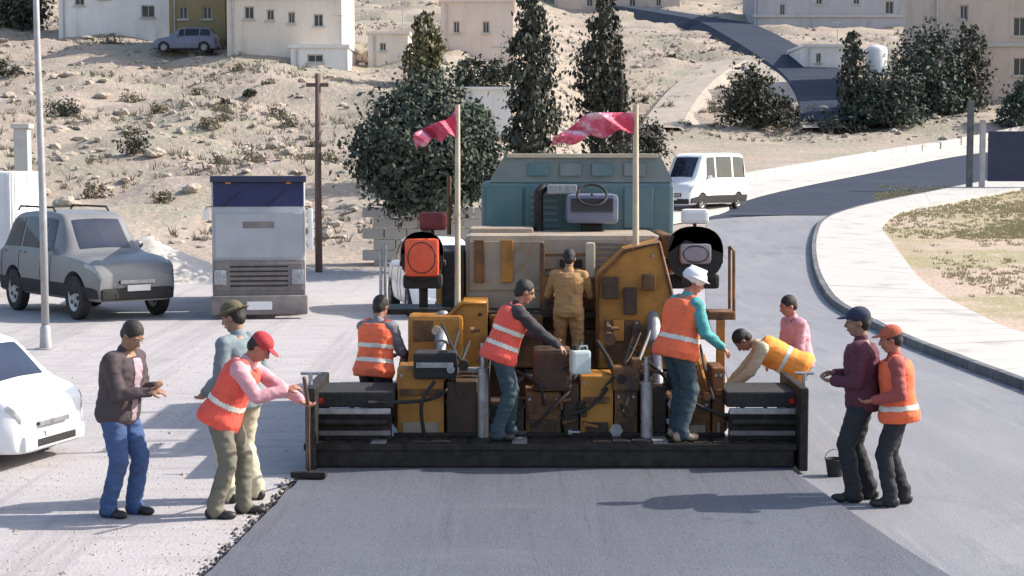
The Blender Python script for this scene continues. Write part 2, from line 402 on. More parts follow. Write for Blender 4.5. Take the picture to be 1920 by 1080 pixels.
def in_view(Y, margin=3): return .315 * Y + margin
def scatter_rocks():
    bmx = bmesh.new(); bmesh.ops.create_icosphere(bmx, subdivisions=1, radius=1)
    bv = np.array([v.co[:] for v in bmx.verts]); bf = np.array([[v.index for v in f.verts] for f in bmx.faces]); bmx.free()
    vs, fs = [], []; k = 0
    n = 0
    while n < 5200:
        Y = 48 + 140 * RNG.random() ** 1.25; X = RNG.uniform(-in_view(Y), in_view(Y))
        if hmask(X, Y) < .25: continue
        if mnoise.noise(V((X * .12 + 5, Y * .1, 1))) < RNG.uniform(-.5, .25): continue
        n += 1
        s = .07 + .2 * RNG.random() ** 4
        sc = np.array([s * RNG.uniform(.8, 1.7), s * RNG.uniform(.8, 1.4), s * RNG.uniform(.45, .85)])
        a = RNG.uniform(0, 6.28); R = np.array([[math.cos(a), -math.sin(a), 0], [math.sin(a), math.cos(a), 0], [0, 0, 1]])
        v = (bv * RNG.uniform(.72, 1.2, (len(bv), 1)) * sc) @ R.T + np.array([X, Y, hgt(X, Y) + sc[2] * .25])
        vs.append(v); fs.append(bf + k); k += len(bv)
    me = bpy.data.meshes.new('rubble'); me.from_pydata(np.concatenate(vs).tolist(), [], np.concatenate(fs).tolist()); me.update()
    tag(link('rubble', me, M_rock), kind='stuff')
scatter_rocks()
def boulder_mesh(seed):
    b = bmesh.new(); bmesh.ops.create_icosphere(b, subdivisions=3, radius=1)
    for v in b.verts:
        q = v.co * 1.3 + V((seed * 5.1, 0, 0))
        v.co = v.co * (1 + .35 * mnoise.noise(q) + .16 * mnoise.noise(q * 3)); v.co.z *= .62
    me = bpy.data.meshes.new('boulder'); b.to_mesh(me); b.free(); me.materials.append(M_rock); return me
BOUL = [boulder_mesh(i) for i in range(5)]
def boulder(px, py, s, label, group=None):
    p = hit(px, py); o = link('boulder', random.choice(BOUL), None)
    o.location = (p.x, p.y, hgt(p.x, p.y) + s * .12); o.scale = (s * random.uniform(.9, 1.4), s, s * random.uniform(.8, 1.1)); o.rotation_euler = (0, 0, random.uniform(0, 6))
    tag(o, label, 'boulder', group)
for i in range(26):
    px, py = random.choice([(random.uniform(100, 660), random.uniform(150, 430)), (random.uniform(1180, 1350), random.uniform(90, 240)), (random.uniform(100, 420), random.uniform(200, 460))])
    boulder(px, py, random.uniform(.2, .4), 'pale weathered limestone boulder lying on the rocky hillside', 'boulders scattered over the hillside')

def leaf_mesh(name, pos, nrm, size, upr=0.0, aspect=.55):
    n = len(pos)
    d = RNG.normal(size=(n, 3)); d /= np.linalg.norm(d, axis=1, keepdims=True)
    d = d * (1 - upr) + np.array([0, 0, 1]) * upr; d /= np.linalg.norm(d, axis=1, keepdims=True)
    e = RNG.normal(size=(n, 3)) * .7 + nrm; e = np.cross(d, e); e /= np.linalg.norm(e, axis=1, keepdims=True) + 1e-9
    s = (size * RNG.uniform(.45, 1.5, n))[:, None]
    a, b = d * s * .5, e * s * .5 * aspect
    v = np.stack([pos - a, pos + b * 1.0 - a * .1, pos + a, pos - b * 1.0 - a * .1], 1).reshape(-1, 3)
    f = np.arange(4 * n).reshape(n, 4)
    me = bpy.data.meshes.new(name); me.from_pydata(v.tolist(), [], f.tolist()); me.update(); return me
def crown_points(blobs, n, clump=.16, per=26):
    """leaves in clumps that sit near the outside of a set of ellipsoids"""
    vol = np.array([b[3] * b[4] * b[5] for b in blobs]); vol = vol ** .7 / (vol ** .7).sum()
    P_, N_ = [], []
    for b, w in zip(blobs, vol):
        c = np.array(b[:3]); r = np.array(b[3:6]); k = max(6, int(n * w / per))
        d = RNG.normal(size=(k, 3)); d /= np.linalg.norm(d, axis=1, keepdims=True)
        rr = RNG.uniform(.3, 1.22, (k, 1)) ** .6
        cen = c + d * r * rr
        pts = (cen[:, None, :] + RNG.normal(size=(k, per, 3)) * clump * r.mean() * RNG.uniform(.45, 1.7, (k, 1, 1))).reshape(-1, 3)
        P_.append(pts); N_.append(np.repeat(d, per, 0))
    return np.concatenate(P_), np.concatenate(N_)
def tree(name, base, blobs, m, n, leaf, label, cat='tree', trunk_r=.12, upr=0., group=None, trunk_h=None, clump=.16, limbs=6):
    """blobs relative to base (x,y,z,rx,ry,rz)"""
    t = empty(name, base, 0, label, cat, group)
    pos, nr = crown_points(blobs, n, clump)
    keep = pos[:, 2] > .05; me = leaf_mesh('crown', pos[keep], nr[keep], leaf, upr)
    link('crown', me, m, t)
    b = MB(); top = max(x[2] for x in blobs) if trunk_h is None else trunk_h
    pts = [V((0, 0, -.3))] + [V((random.uniform(-.05, .05) * k, random.uniform(-.05, .05) * k, top * k / 4)) for k in range(1, 5)]
    b.tube(pts, [trunk_r * 1.25, trunk_r, trunk_r * .8, trunk_r * .55, trunk_r * .2], 8)
    for k in range(limbs):
        s = pts[1 + k % 3].lerp(pts[2 + k % 3], random.random()); bl = random.choice(blobs)
        e = V(bl[:3]) + V((random.uniform(-1, 1) * bl[3], random.uniform(-1, 1) * bl[4], random.uniform(-.3, .8) * bl[5])) * .75
        b.tube([s, s.lerp(e, .5) + V((0, 0, .1)), e], [trunk_r * .5, trunk_r * .3, trunk_r * .08], 6)
    b.obj('trunk', M_bark, t, True)
    return t
def ppm(Y): return FPX / Y
def base_at(px, Y):
    p = P(px, 300, Y); return V((p.x, p.y, hgt(p.x, p.y)))
def blob_px(base, px0, px1, r0, r1, Y, dy=None):
    a, b = P(px0, r1, Y), P(px1, r0, Y)
    rx, rz = (b.x - a.x) / 2, (b.z - a.z) / 2
    return ((a.x + b.x) / 2 - base.x, Y - base.y, (a.z + b.z) / 2 - base.z, rx, dy or rx, rz)

# round dark tree left of the paver
b0 = base_at(800, 45.6)
tree('round_tree', b0, [blob_px(b0, 678, 915, 165, 390, 45.6), blob_px(b0, 672, 800, 200, 370, 45.3), blob_px(b0, 745, 865, 145, 290, 45.8), blob_px(b0, 790, 935, 225, 375, 45.8), blob_px(b0, 705, 880, 270, 402, 45.4)],
     M_leafd, 30000, .15, 'large round dark evergreen tree behind the red seat of the paver', trunk_r=.17, clump=.13)
b0 = base_at(895, 57)
tree('small_tree', b0, [blob_px(b0, 855, 930, 215, 350, 57), blob_px(b0, 870, 915, 190, 260, 57)], M_leafg, 2600, .14, 'small fresh green tree touching the big round evergreen', trunk_r=.07)
def cypress(px, w, r0, r1, Y, label, m=M_leafc, n=7000, leaf=.2):
    b = base_at(px, Y); bl = []
    segs = 7
    for k in range(segs):
        a, c = r0 + (r1 - r0) * k / segs, r0 + (r1 - r0) * (k + 1.35) / segs
        ww = w * (.28 + .72 * min(1, (k + .6) / 3.2)) / 2 * (1 if k < 6 else .85)
        o = random.uniform(-.06, .06) * w
        bl.append(blob_px(b, px - ww + o, px + ww + o, a, c, Y))
    return tree('cypress_tree', b, bl, m, n, leaf, label, trunk_r=.13, upr=.55, clump=.2, limbs=3)
cypress(998, 86, -60, 330, 60, 'tall dark cypress rising above the teal engine housing')
cypress(1130, 92, -30, 320, 66, 'browner cypress beside the pink flag right of the tallest cypress', M_leafb)
cypress(795, 66, 25, 165, 92, 'slim cypress on the slope above the big round tree', M_leafo, 4500, .24)
cypress(1162, 30, 70, 250, 64, 'thin bare cypress just right of the browner cypress', M_leafb, 2000, .16)
b0 = base_at(905, 78)
tree('shrub', b0, [blob_px(b0, 850, 925, 110, 190, 78), blob_px(b0, 905, 965, 118, 180, 78)], M_leafc, 3200, .2, 'grey green shrub between the slim cypress and the tallest cypress', 'shrub', .06)
b0 = base_at(1215, 62)
tree('shrub', b0, [blob_px(b0, 1165, 1255, 238, 330, 62), blob_px(b0, 1190, 1240, 225, 300, 62)], M_leafb, 2400, .14, 'low brown green shrub behind the right corner of the teal engine housing', 'shrub', .06)
b0 = base_at(1425, 104)
tree('bush', b0, [blob_px(b0, 1355, 1440, 155, 285, 104), blob_px(b0, 1400, 1500, 180, 290, 104), blob_px(b0, 1375, 1450, 130, 230, 104)], M_leafb, 8000, .26, 'dark brownish bush below the curve of the hill road', 'bush', .15)
# group of trees on the right
def rtree(px, Y, blobs, m, n, leaf, label, **k):
    b = base_at(px, Y); return tree('pine_tree', b, [blob_px(b, *q, Y) for q in blobs], m, n, leaf, label, trunk_r=.2, **k)
cypress(1603, 66, 55, 300, 106, 'narrow dark cypress at the left end of the tree group by the far road', M_leafc, 5000, .28)
rtree(1680, 104, [(1590, 1720, 165, 290), (1620, 1740, 190, 295), (1640, 1730, 130, 220), (1600, 1660, 130, 230)], M_leafd, 8000, .28, 'broad dark evergreen under the white water tank')
rtree(1745, 108, [(1675, 1800, 60, 200), (1700, 1830, 140, 280), (1740, 1840, 200, 285)], M_leafd, 9000, .28, 'tallest dark evergreen of the tree group by the far road')
rtree(1815, 112, [(1770, 1850, 90, 190), (1785, 1845, 50, 130), (1780, 1850, 160, 260)], M_leafb, 5000, .28, 'brown green tree in front of the beige house')
rtree(1905, 103, [(1870, 1970, 175, 285), (1890, 1960, 150, 240)], M_leafd, 5000, .26, 'dark evergreen above the navy road sign')
rtree(1545, 103, [(1515, 1580, 215, 290), (1560, 1640, 235, 290)], M_leafb, 3000, .24, 'low scrubby tree where the hill road meets the tree group')
# upper left
rtree(35, 118, [(-40, 60, -40, 70), (0, 85, -20, 60), (10, 70, 40, 120)], M_leafc, 6000, .32, 'grey green tree behind the lamp post in the upper left corner')
b0 = base_at(25, 92)
tree('shrub', b0, [blob_px(b0, -20, 65, 120, 195, 92)], M_leafb, 2200, .24, 'brown shrub on the slope left of the lamp post', 'shrub', .06)
# dry shrubs on the slope
def scrub(px, py, s, m, label, group, n=420):
    p = hit(px, py); b = V((p.x, p.y, hgt(p.x, p.y) - .05))
    t = empty('dry_shrub', b, 0, label, 'shrub', group)
    pos, nr = crown_points([(0, 0, s * .35, s * .7, s * .6, s * .45), (s * .3, 0, s * .3, s * .5, s * .4, s * .35)], n, .3)
    link('foliage', leaf_mesh('foliage', pos[pos[:, 2] > 0], nr[pos[:, 2] > 0], .13, .3), m, t)
    bb = MB()
    for k in range(5):
        a = k * 1.25; bb.tube([(0, 0, -.1), (math.cos(a) * s * .25, math.sin(a) * s * .25, s * .3), (math.cos(a) * s * .45, math.sin(a) * s * .4, s * .55)], [.025, .018, .006], 5)
    bb.obj('stem', M_bark, t)
for i in range(34):
    px, py = random.choice([(random.uniform(100, 660), random.uniform(120, 420)), (random.uniform(300, 670), random.uniform(140, 330)), (random.uniform(1170, 1360), random.uniform(60, 250))])
    scrub(px, py, random.uniform(.35, .8), random.choice([M_scrub, M_scrub, M_scrub, M_leafb]), 'small dry shrub growing among the stones of the hillside', 'dry shrubs on the hillside')
for px, py, s, lab in [(450, 105, 1.3, 'dark shrub at the left corner of the cream house'), (205, 92, 1.1, 'dark shrub below the white house'), (118, 218, .9, 'grey shrub on the slope just right of the lamp post'), (250, 300, .9, 'dark shrub in the middle of the left slope')]:
    scrub(px, py, s, M_leafb, lab, None, 900)
def tufts(name, pts, m, hgtm, n_bl, z0=0.0):
    vs, fs = [], []
    for X, Y in pts:
        z = (hgt(X, Y)) + z0
        for k in range(n_bl):
            a = random.uniform(0, 6.28); h = hgtm * random.uniform(.5, 1.3); r = random.uniform(0, .12); w = .018
            x, y = X + math.cos(a) * r, Y + math.sin(a) * r; lx, ly = math.cos(a) * h * .5, math.sin(a) * h * .5
            i = len(vs); vs += [(x - w, y, z), (x + w, y, z), (x + lx, y + ly, z + h)]; fs.append((i, i + 1, i + 2))
    me = bpy.data.meshes.new(name); me.from_pydata(vs, [], fs); me.update(); tag(link(name, me, m), kind='stuff')
tp = []
while len(tp) < 2600:
    px, py = random.uniform(1640, 2000), random.uniform(350, 450) if random.random() < .85 else random.uniform(450, 560)
    if px < 1640 + (py - 420) * 1.3: continue
    p = hit(px, py)
    if mnoise.noise(V((p.x * .2, p.y * .2, 4))) + random.gauss(0, .3) > .05: tp.append((p.x, p.y))
tufts('dry_grass', tp, M_straw, .09, 8, .02)
tp = []
while len(tp) < 4500:
    Y = random.uniform(49, 150); X = random.uniform(-in_view(Y), in_view(Y))
    if hmask(X, Y) > .3 and mnoise.noise(V((X * .1, Y * .1, 9))) > -.05: tp.append((X, Y))
tufts('hill_grass', tp, M_scrub, .28, 7)

# loose gravel on the pale base
def gravel():
    vs, fs = [], []
    base = [(-1, 0, 0), (0, -1, 0), (1, 0, 0), (0, 1, 0), (0, 0, 1)]; bf = [(0, 1, 4), (1, 2, 4), (2, 3, 4), (3, 0, 4)]
    for k in range(2400):
        if k < 160:
            t = random.random(); e = G(400, 1080).lerp(G(580, 890), t * 1.2 - .2); X, Y = e.x - abs(random.gauss(0, .16)) - .02, e.y
        else:
            Y = 11 + 32 * random.random() ** 1.5; X = random.uniform(-in_view(Y, 1), min(-2.3, in_view(Y)))
        s = random.uniform(.005, .014) * (1 + (random.random() > .97))
        i = len(vs); a = random.uniform(0, 6)
        vs += [(X + (x * math.cos(a) - y * math.sin(a)) * s * 1.3, Y + (x * math.sin(a) + y * math.cos(a)) * s, .004 + z * s) for x, y, z in base]; fs += [tuple(i + q for q in f) for f in bf]
    me = bpy.data.meshes.new('gravel'); me.from_pydata(vs, [], fs); me.update(); tag(link('gravel', me, M_rock), kind='stuff')
gravel()
def crumbs():
    vs, fs = [], []
    for k in range(700):
        e = G(400, 1080).lerp(G(577, 890), random.random() * 1.3 - .3); X, Y = e.x - abs(random.gauss(0, .07)) + .015, e.y
        s = random.uniform(.008, .028); i = len(vs)
        vs += [(X - s, Y, .005), (X, Y - s, .005), (X + s, Y, .005), (X, Y + s, .005), (X, Y, .005 + s)]; fs += [(i, i + 1, i + 4), (i + 1, i + 2, i + 4), (i + 2, i + 3, i + 4), (i + 3, i, i + 4)]
    me = bpy.data.meshes.new('asphalt_crumbs'); me.from_pydata(vs, [], fs); me.update(); tag(link('asphalt_crumbs', me, M_asphload), kind='stuff')
crumbs()

# ------------------------------------------------------------------ buildings
def building(name, label, px0, px1, r_top, Y, m, wins, depth=8, floors=None, parapet=.35, cat='house', rz=0, bands=()):
    a, b = P(px0, r_top, Y), P(px1, r_top, Y)
    cx = (a.x + b.x) / 2; W = b.x - a.x
    zb = min(hgt(a.x, Y), hgt(b.x, Y), hgt(cx, Y)) - 1.2
    H = a.z - zb
    t = empty(name, (cx, Y, zb), rz, label, cat)
    holes = []
    for (wx0, wx1, wr0, wr1) in wins:
        q0, q1 = P(wx0, wr1, Y), P(wx1, wr0, Y); holes.append((q0.x - cx, q1.x - cx, q0.z - zb, q1.z - zb))
    w = MB(); x0, x1 = -W / 2, W / 2
    xs = sorted({x0, x1, *[h[0] for h in holes], *[h[1] for h in holes]}); zs = sorted({0, H, *[h[2] for h in holes], *[h[3] for h in holes]})
    xs = [x for x in xs if x0 <= x <= x1]; zs = [z for z in zs if 0 <= z <= H]
    for i in range(len(xs) - 1):
        for j in range(len(zs) - 1):
            mx, mz = (xs[i] + xs[i + 1]) / 2, (zs[j] + zs[j + 1]) / 2
            if any(h[0] < mx < h[1] and h[2] < mz < h[3] for h in holes): continue
            w.quad((xs[i], 0, zs[j]), (xs[i + 1], 0, zs[j]), (xs[i + 1], 0, zs[j + 1]), (xs[i], 0, zs[j + 1]))
    for h in holes:
        A = [(h[0], h[2]), (h[1], h[2]), (h[1], h[3]), (h[0], h[3])]
        for k in range(4):
            (u0, v0), (u1, v1) = A[k], A[(k + 1) % 4]; w.quad((u0, 0, v0), (u0, .22, v0), (u1, .22, v1), (u1, 0, v1))
    w.quad((x0, 0, 0), (x0, depth, 0), (x0, depth, H), (x0, 0, H)); w.quad((x1, 0, 0), (x1, depth, 0), (x1, depth, H), (x1, 0, H)); w.quad((x0, depth, 0), (x1, depth, 0), (x1, depth, H), (x0, depth, H))
    bmesh.ops.remove_doubles(w.bm, verts=w.bm.verts[:], dist=.001)
    w.obj('wall', m, t)
    r = MB(); r.box((x0 + .01, .01, H - .25), (x1 - .01, depth - .01, H - .05))
    rf = r.obj('roof', m, t)
    pz = MB()
    pz.box((x0 - .12, -.12, H), (x1 + .12, .12, H + parapet)); pz.box((x0 - .12, depth - .12, H), (x1 + .12, depth + .12, H + parapet))
    pz.box((x0 - .12, .12, H), (x0 + .12, depth - .12, H + parapet)); pz.box((x1 - .12, .12, H), (x1 + .12, depth - .12, H + parapet))
    pz.obj('parapet', m, rf)
    for z in bands:
        bb = MB(); q = P(px0, z, Y).z - zb; bb.box((x0 - .15, -.15, q - .12), (x1 + .15, -.002, q + .12)); bb.obj('string_course', M_walk, t)
    an = MB(); an.tube([(W * .3, depth * .4, H - .1), (W * .3, depth * .4, H + 2.2)], .03, 5); an.tube([(W * .3 - .5, depth * .4, H + 2.0), (W * .3 + .5, depth * .4, H + 2.0)], .02, 5); an.obj('aerial', M_pole, rf)
    dp = MB(); dp.tube([(x0 + .35, -.07, H - .1), (x0 + .35, -.07, .2)], .05, 6); dp.obj('drainpipe', M_pole, t)
    for h in holes:
        f = MB(); th = .07
        f.box((h[0], .12, h[2]), (h[0] + th, .2, h[3])); f.box((h[1] - th, .12, h[2]), (h[1], .2, h[3]))
        f.box((h[0] + th, .12, h[3] - th), (h[1] - th, .2, h[3])); f.box((h[0] + th, .12, h[2]), (h[1] - th, .2, h[2] + th))
        f.box(((h[0] + h[1]) / 2 - .025, .125, h[2] + th), ((h[0] + h[1]) / 2 + .025, .195, h[3] - th))
        fo = f.obj('window', M_frame, t)
        p = MB(); p.quad((h[0], .17, h[2]), (h[1], .17, h[2]), (h[1], .17, h[3]), (h[0], .17, h[3])); p.obj('pane', M_bwin, fo)
        s = MB(); s.box((h[0] - .1, -.1, h[2] - .09), (h[1] + .1, .1, h[2] - .002)); s.obj('sill', M_walk, fo)
    return t
building('white_house', 'long white flat roofed house at the upper left of the hillside', 108, 316, -60, 114, M_bwhite, [(140, 158, -8, 10), (265, 290, 10, 33), (185, 205, -25, -2)], bands=(-15,))
building('cream_house', 'cream stone house with a row of four small dark windows', 424, 640, -75, 101, M_bcream, [(458, 476, 12, 36), (500, 514, 18, 38), (540, 553, 22, 44), (588, 606, 26, 50), (470, 488, -40, -18), (560, 580, -40, -18)], bands=(-6,))
building('annex', 'low white annex with one dark window below the cream house', 545, 652, 90, 97, M_bwhite, [(576, 606, 102, 117)], depth=6, parapet=.2)
building('pale_house', 'pale pink stone house partly hidden by the slim cypress and the tallest cypress', 826, 962, 4, 106, M_bpink, [(850, 862, 40, 62), (905, 918, 40, 62)])
building('stone_hut', 'small pale stone hut between the round tree and the tallest cypress', 868, 958, 168, 76, M_bwhite, [(905, 922, 205, 228)], depth=5, parapet=.12, cat='hut')
building('cream_terrace', 'cream house on the slope left of the slim cypress', 690, 765, 64, 100, M_bcream, [(712, 724, 80, 95)], depth=6, parapet=.15)
building('grey_house', 'long low grey house above the hill road', 1415, 1725, -40, 157, M_bgrey, [(1462, 1472, 8, 30), (1530, 1542, -12, 8), (1600, 1612, -12, 8), (1660, 1676, 2, 26)], bands=(30,))
building('pale_house', 'pale house with a blank front between the hill road and the tree group', 1508, 1602, 88, 127, M_bwhite, [(1530, 1540, 100, 118)], depth=7, parapet=.2)
building('grey_house', 'grey house at the top beside the start of the hill road', 1040, 1275, -60, 172, M_bbeige, [(1100, 1112, -10, 12), (1180, 1192, -10, 12), (1230, 1240, -10, 12)])
building('beige_house', 'beige stone house with dark windows in the upper right corner', 1748, 2010, -80, 114, M_bbeige, [(1900, 1926, 32, 68), (1900, 1926, 108, 142), (1830, 1848, 66, 92), (1800, 1816, 10, 36), (1850, 1866, -30, -5)], bands=(84,))
building('brown_house', 'olive brown stone house between the white house and the cream house', 316, 421, -50, 105.5, M_bbrown, [(335, 352, 12, 36), (380, 397, 12, 36)])
# white water tank standing on a frame among the trees
p = P(1643, 104, 107); t = empty('water_tank', (p.x, 107, hgt(p.x, 107)), 0, 'round white water tank on a stand above the broad dark evergreen', 'water tank')
zt = P(1643, 138, 107).z - t.location.z
m = MB(); m.lathe((0, 0, zt), (0, 0, 1), [(0, .6), (.05, .68), (1.45, .68), (1.6, .6), (1.75, .3), (1.78, .08)], 20); m.obj('tank_body', M_wdull, t, True, 40)
m = MB()
for sx in (-.5, .5):
    for sy in (-.5, .5): m.cyl((sx, sy, -.3), (sx, sy, zt), .05)
    m.cyl((sx, -.5, zt * .3), (sx, .5, zt * .75), .03)
m.box((-.7, -.7, zt - .08), (.7, .7, zt - .004)); m.obj('stand', M_pole, t)

# pale block retaining wall at the foot of the slope
wl = empty('retaining_wall', (0, 0, 0), 0, 'pale block retaining wall at the foot of the slope behind the round tree', 'wall')
x0 = P(700, 400, 47.3).x; x1 = P(985, 400, 47.3).x
bw, bh = .62, .3
m = MB(); m.box((0, 0, 0), (bw - .02, .35, bh - .02), .02); blk = m.obj('stone_block', M_walk, wl)
first = True
for r in range(6):
    x = x0 - (r % 2) * bw / 2; 
    while x < x1:
        o = blk if first else blk.copy()
        if not first: COL.objects.link(o); o.parent = wl
        first = False
        o.location = (x, 47.3 + random.uniform(-.02, .02), r * bh + .02); x += bw
# pale concrete parapet along the far road
wl = empty('parapet_wall', (0, 0, 0), 0, 'low pale concrete wall along the outer edge of the far road', 'wall')
fp = resample(farL, 26)
for a, b in zip(fp[2:], fp[3:]):
    d = b - a; d.z = 0; d.normalize(); n = V((-d.y, d.x, 0)); m = MB()
    A, B = a + d * .01 + n * 2.4, b - d * .01 + n * 2.4
    za, zb = hbase(A.x, A.y), hbase(B.x, B.y)
    pr = [(0, -.5), (0, .5 + random.uniform(-.03, .03)), (.28, .5), (.28, -.5)]
    m.skinloops([m.loop([V((A.x, A.y, za + h)) + n * w for w, h in pr]), m.loop([V((B.x, B.y, zb + h)) + n * w for w, h in pr])]); m.obj('wall_panel', M_walk, wl)

# ------------------------------------------------------------------ posts and sign
b = G(86, 655); t = empty('lamp_post', (b.x, b.y, 0), 0, 'tall galvanised lamp post standing beside the charcoal car', 'lamp post')
m = MB(); m.tube([(0, 0, 0), (0, 0, 2.4), (-.04, 0, 5.2), (-.05, 0, 8.4)], [.062, .06, .05, .036], 14); m.obj('pole', M_pole, t, True)
m = MB(); m.lathe((0, 0, 0), (0, 0, 1), [(0, .17), (.02, .17), (.03, .1), (.35, .085), (.4, .065)], 16); m.obj('base_plate', M_pole, t, True, 40)
m = MB(); m.tube([(-.05, 0, 8.38), (0, 0, 8.7), (.5, 0, 8.9), (1.2, 0, 8.95)], .03, 8); m.obj('arm', M_pole, t, True)
m = MB(); m.ell((1.5, 0, 8.95), .38, .14, .08); m.obj('lamp_head', M_wdull, t, True)
b = hit(598, 512); t = empty('utility_pole', (b.x, b.y, hbase(b.x, b.y)), 0, 'slim dark brown wooden pole beside the light grey truck', 'utility pole')
hz = P(598, 138, b.y).z - t.location.z
m = MB(); m.tube([(0, 0, -.3), (0, 0, hz * .5), (.02, 0, hz)], [.1, .088, .075], 12); m.obj('pole', M_wood, t, True)
m = MB(); m.box((-.3, -.05, hz - .35), (.3, .05, hz - .25), .01); m.obj('crossarm', M_wood, t)
b = hit(1832, 357); Y = b.y; zz = hbase(b.x, Y)
t = empty('road_sign', (b.x, Y, zz), 0, 'large navy road sign on two grey posts at the inside of the far bend', 'road sign')
for px0, px1, r0, mm in ((1812, 1826, 190, M_kerb), (1836, 1848, 225, M_pole)):
    m = MB(); q0, q1 = P(px0, 350, Y), P(px1, r0, Y); m.box((q0.x - b.x, -.1, -.3), (q1.x - b.x, .12, q1.z - zz), .02); m.obj('post', mm, t)
q0, q1 = P(1851, 340, Y), P(2010, 246, Y)
m = MB(); m.box((q0.x - b.x, -.04, q0.z - zz), (q1.x - b.x, .02, q1.z - zz), .015); m.obj('sign_board', M_navy, t)
m = MB(); m.box((q0.x - b.x, .022, q0.z - zz + .3), (q1.x - b.x, .07, q0.z - zz + .38)); m.box((q0.x - b.x, .022, q1.z - zz - .38), (q1.x - b.x, .07, q1.z - zz - .3)); m.obj('rail', M_pole, t)
m = MB(); m.box((q1.x - b.x - .9, -.06, -.3), (q1.x - b.x - .75, .06, q0.z - zz), .02); m.obj('post', M_pole, t)

# ================================================================== PAVER
PX0, PY0 = .42, 16.75
pav = empty('road_paver', (PX0, PY0, 0), 0, 'big ochre asphalt paver seen from behind with black screed across the road', 'paver')
O = V((PX0, PY0, 0))
class PB(MB):
    """mesh builder whose rectangles are read off the photograph at a real depth Y"""
    def __init__(s): MB.__init__(s, O)
    def r(s, px0, px1, r0, r1, Y, d, bev=.01):
        a, b = P(px0, r1, Y), P(px1, r0, Y); s.box((a.x, Y, a.z), (b.x, Y + d, b.z), bev); return s
def PT(px, py, Y): return P(px, py, Y)
def part(b, name, m, parent=None, smooth=False, ang=40): return b.obj(name, m, parent or pav, smooth, ang)
# --- screed: base bar, walkway, extensions
b = PB(); b.box((-2.03, 16.72, .062), (2.80, 17.25, .235), .02); part(b, 'screed_plate', M_dark)
b = PB(); b.box((-2.06, 16.70, .235), (2.82, 17.2, .30), .008)
wk = part(b, 'walkway', M_dark)
for k in range(24):
    x = -2.0 + k * .2; b = PB(); b.box((x, 16.73, .301), (x + .15, 17.15, .309), .002); b.obj('tread_plate', M_steel if k % 7 == 3 else M_dark, wk)
def extension(px0, px1, sgn):
    b = PB(); b.r(px0 + 4, px1 - 4, 770, 838, 16.95, .06); e = b.obj('screed_extension', M_dark, pav)
    b = PB(); b.r(px0, px1, 735, 764, 16.93, .75, .02); b.obj('top_cover', M_black, e)
    b = PB(); b.r(px0 + 6, px1 - 6, 766, 777, 16.9, .05, .008); b.obj('guide_rail', M_steel, e)
    b = PB(); b.r(px0 + 6, px1 - 6, 808, 817, 16.91, .04, .008); b.obj('guide_rail', M_cabd, e)
    b = PB(); q0, q1 = PT(px0 + 10, 792, 16.9), PT(px1 - 12, 792, 16.9); b.cyl(q0, q1, .035, n=14); b.obj('ram', M_dark, e, True, 40)
    for f in (.2, .5, .8):
        x = lerp(px0, px1, f); b = PB(); b.r(x - 4, x + 4, 764, 838, 16.935, .03, .004); b.obj('rib', M_dark, e)
    xe = px0 if sgn < 0 else px1
    b = PB(); b.r(xe - 9, xe + 9, 728, 884, 16.62, 1.3, .015); b.obj('end_gate', M_dark, e)
    b = PB(); b.cyl(PT(xe, 700, 16.9), PT(xe, 780, 16.9), .022); b.cyl(PT(xe - 18, 700, 16.9), PT(xe + 18, 700, 16.9), .016); b.obj('crank_handle', M_steel, e, True, 40)
    return e
extension(582, 738, -1); extension(1362, 1508, 1)
# --- centre screed body: alternating ochre and dark bays
bays = [(745, 832, 690, 842, M_ochre, .5), (838, 895, 715, 842, M_brown, .42), (985, 1052, 735, 842, M_ochre2, .46), (1056, 1086, 720, 842, M_brown, .4), (1088, 1150, 705, 842, M_ochre, .5), (1152, 1196, 730, 842, M_ochre2, .44), (1335, 1360, 690, 842, M_ochre2, .48), (1200, 1250, 725, 842, M_brown, .42), (898, 982, 760, 842, M_brown, .4), (1252, 1333, 745, 842, M_ochre2, .42)]
for i, (x0, x1, r0, r1, m, d) in enumerate(bays):
    b = PB(); b.r(x0, x1, r0, r1, 17.22, .55, .018); bx = b.obj('screed_bay', m, pav)
    if m is not M_brown:
        b = PB(); b.r(x0 + 6, x1 - 6, r0 + 40, r0 + 52, 17.195, .03, .006); b.obj('cover_strap', M_ochre2, bx)
        b = PB(); b.r(x0 + 10, x1 - 10, r1 - 50, r1 - 20, 17.2, .03, .006); b.obj('cover_plate', M_dust if i % 3 == 0 else M_brown, bx)
        for hx in (x0 + 8, x1 - 8):
            b = PB(); q = PT(hx, r0 + 14, 17.2); b.cyl(q, q + V((0, .03, 0)), .016, n=6); b.obj('bolt', M_steel, bx)
b = PB(); b.r(738, 1360, 812, 820, 17.15, .04, .006); part(b, 'tie_bar', M_dark)
# grey levelling columns
for x0, x1, r0 in ((897, 916, 690), (1203, 1222, 715)):
    b = PB(); q0, q1 = PT((x0 + x1) / 2, 838, 17.1), PT((x0 + x1) / 2, r0, 17.1); b.cyl(q0, q1, .06, n=16); b.cyl(q1, q1 + V((0, 0, .25)), .03, n=12); part(b, 'levelling_spindle', M_steel, None, True)
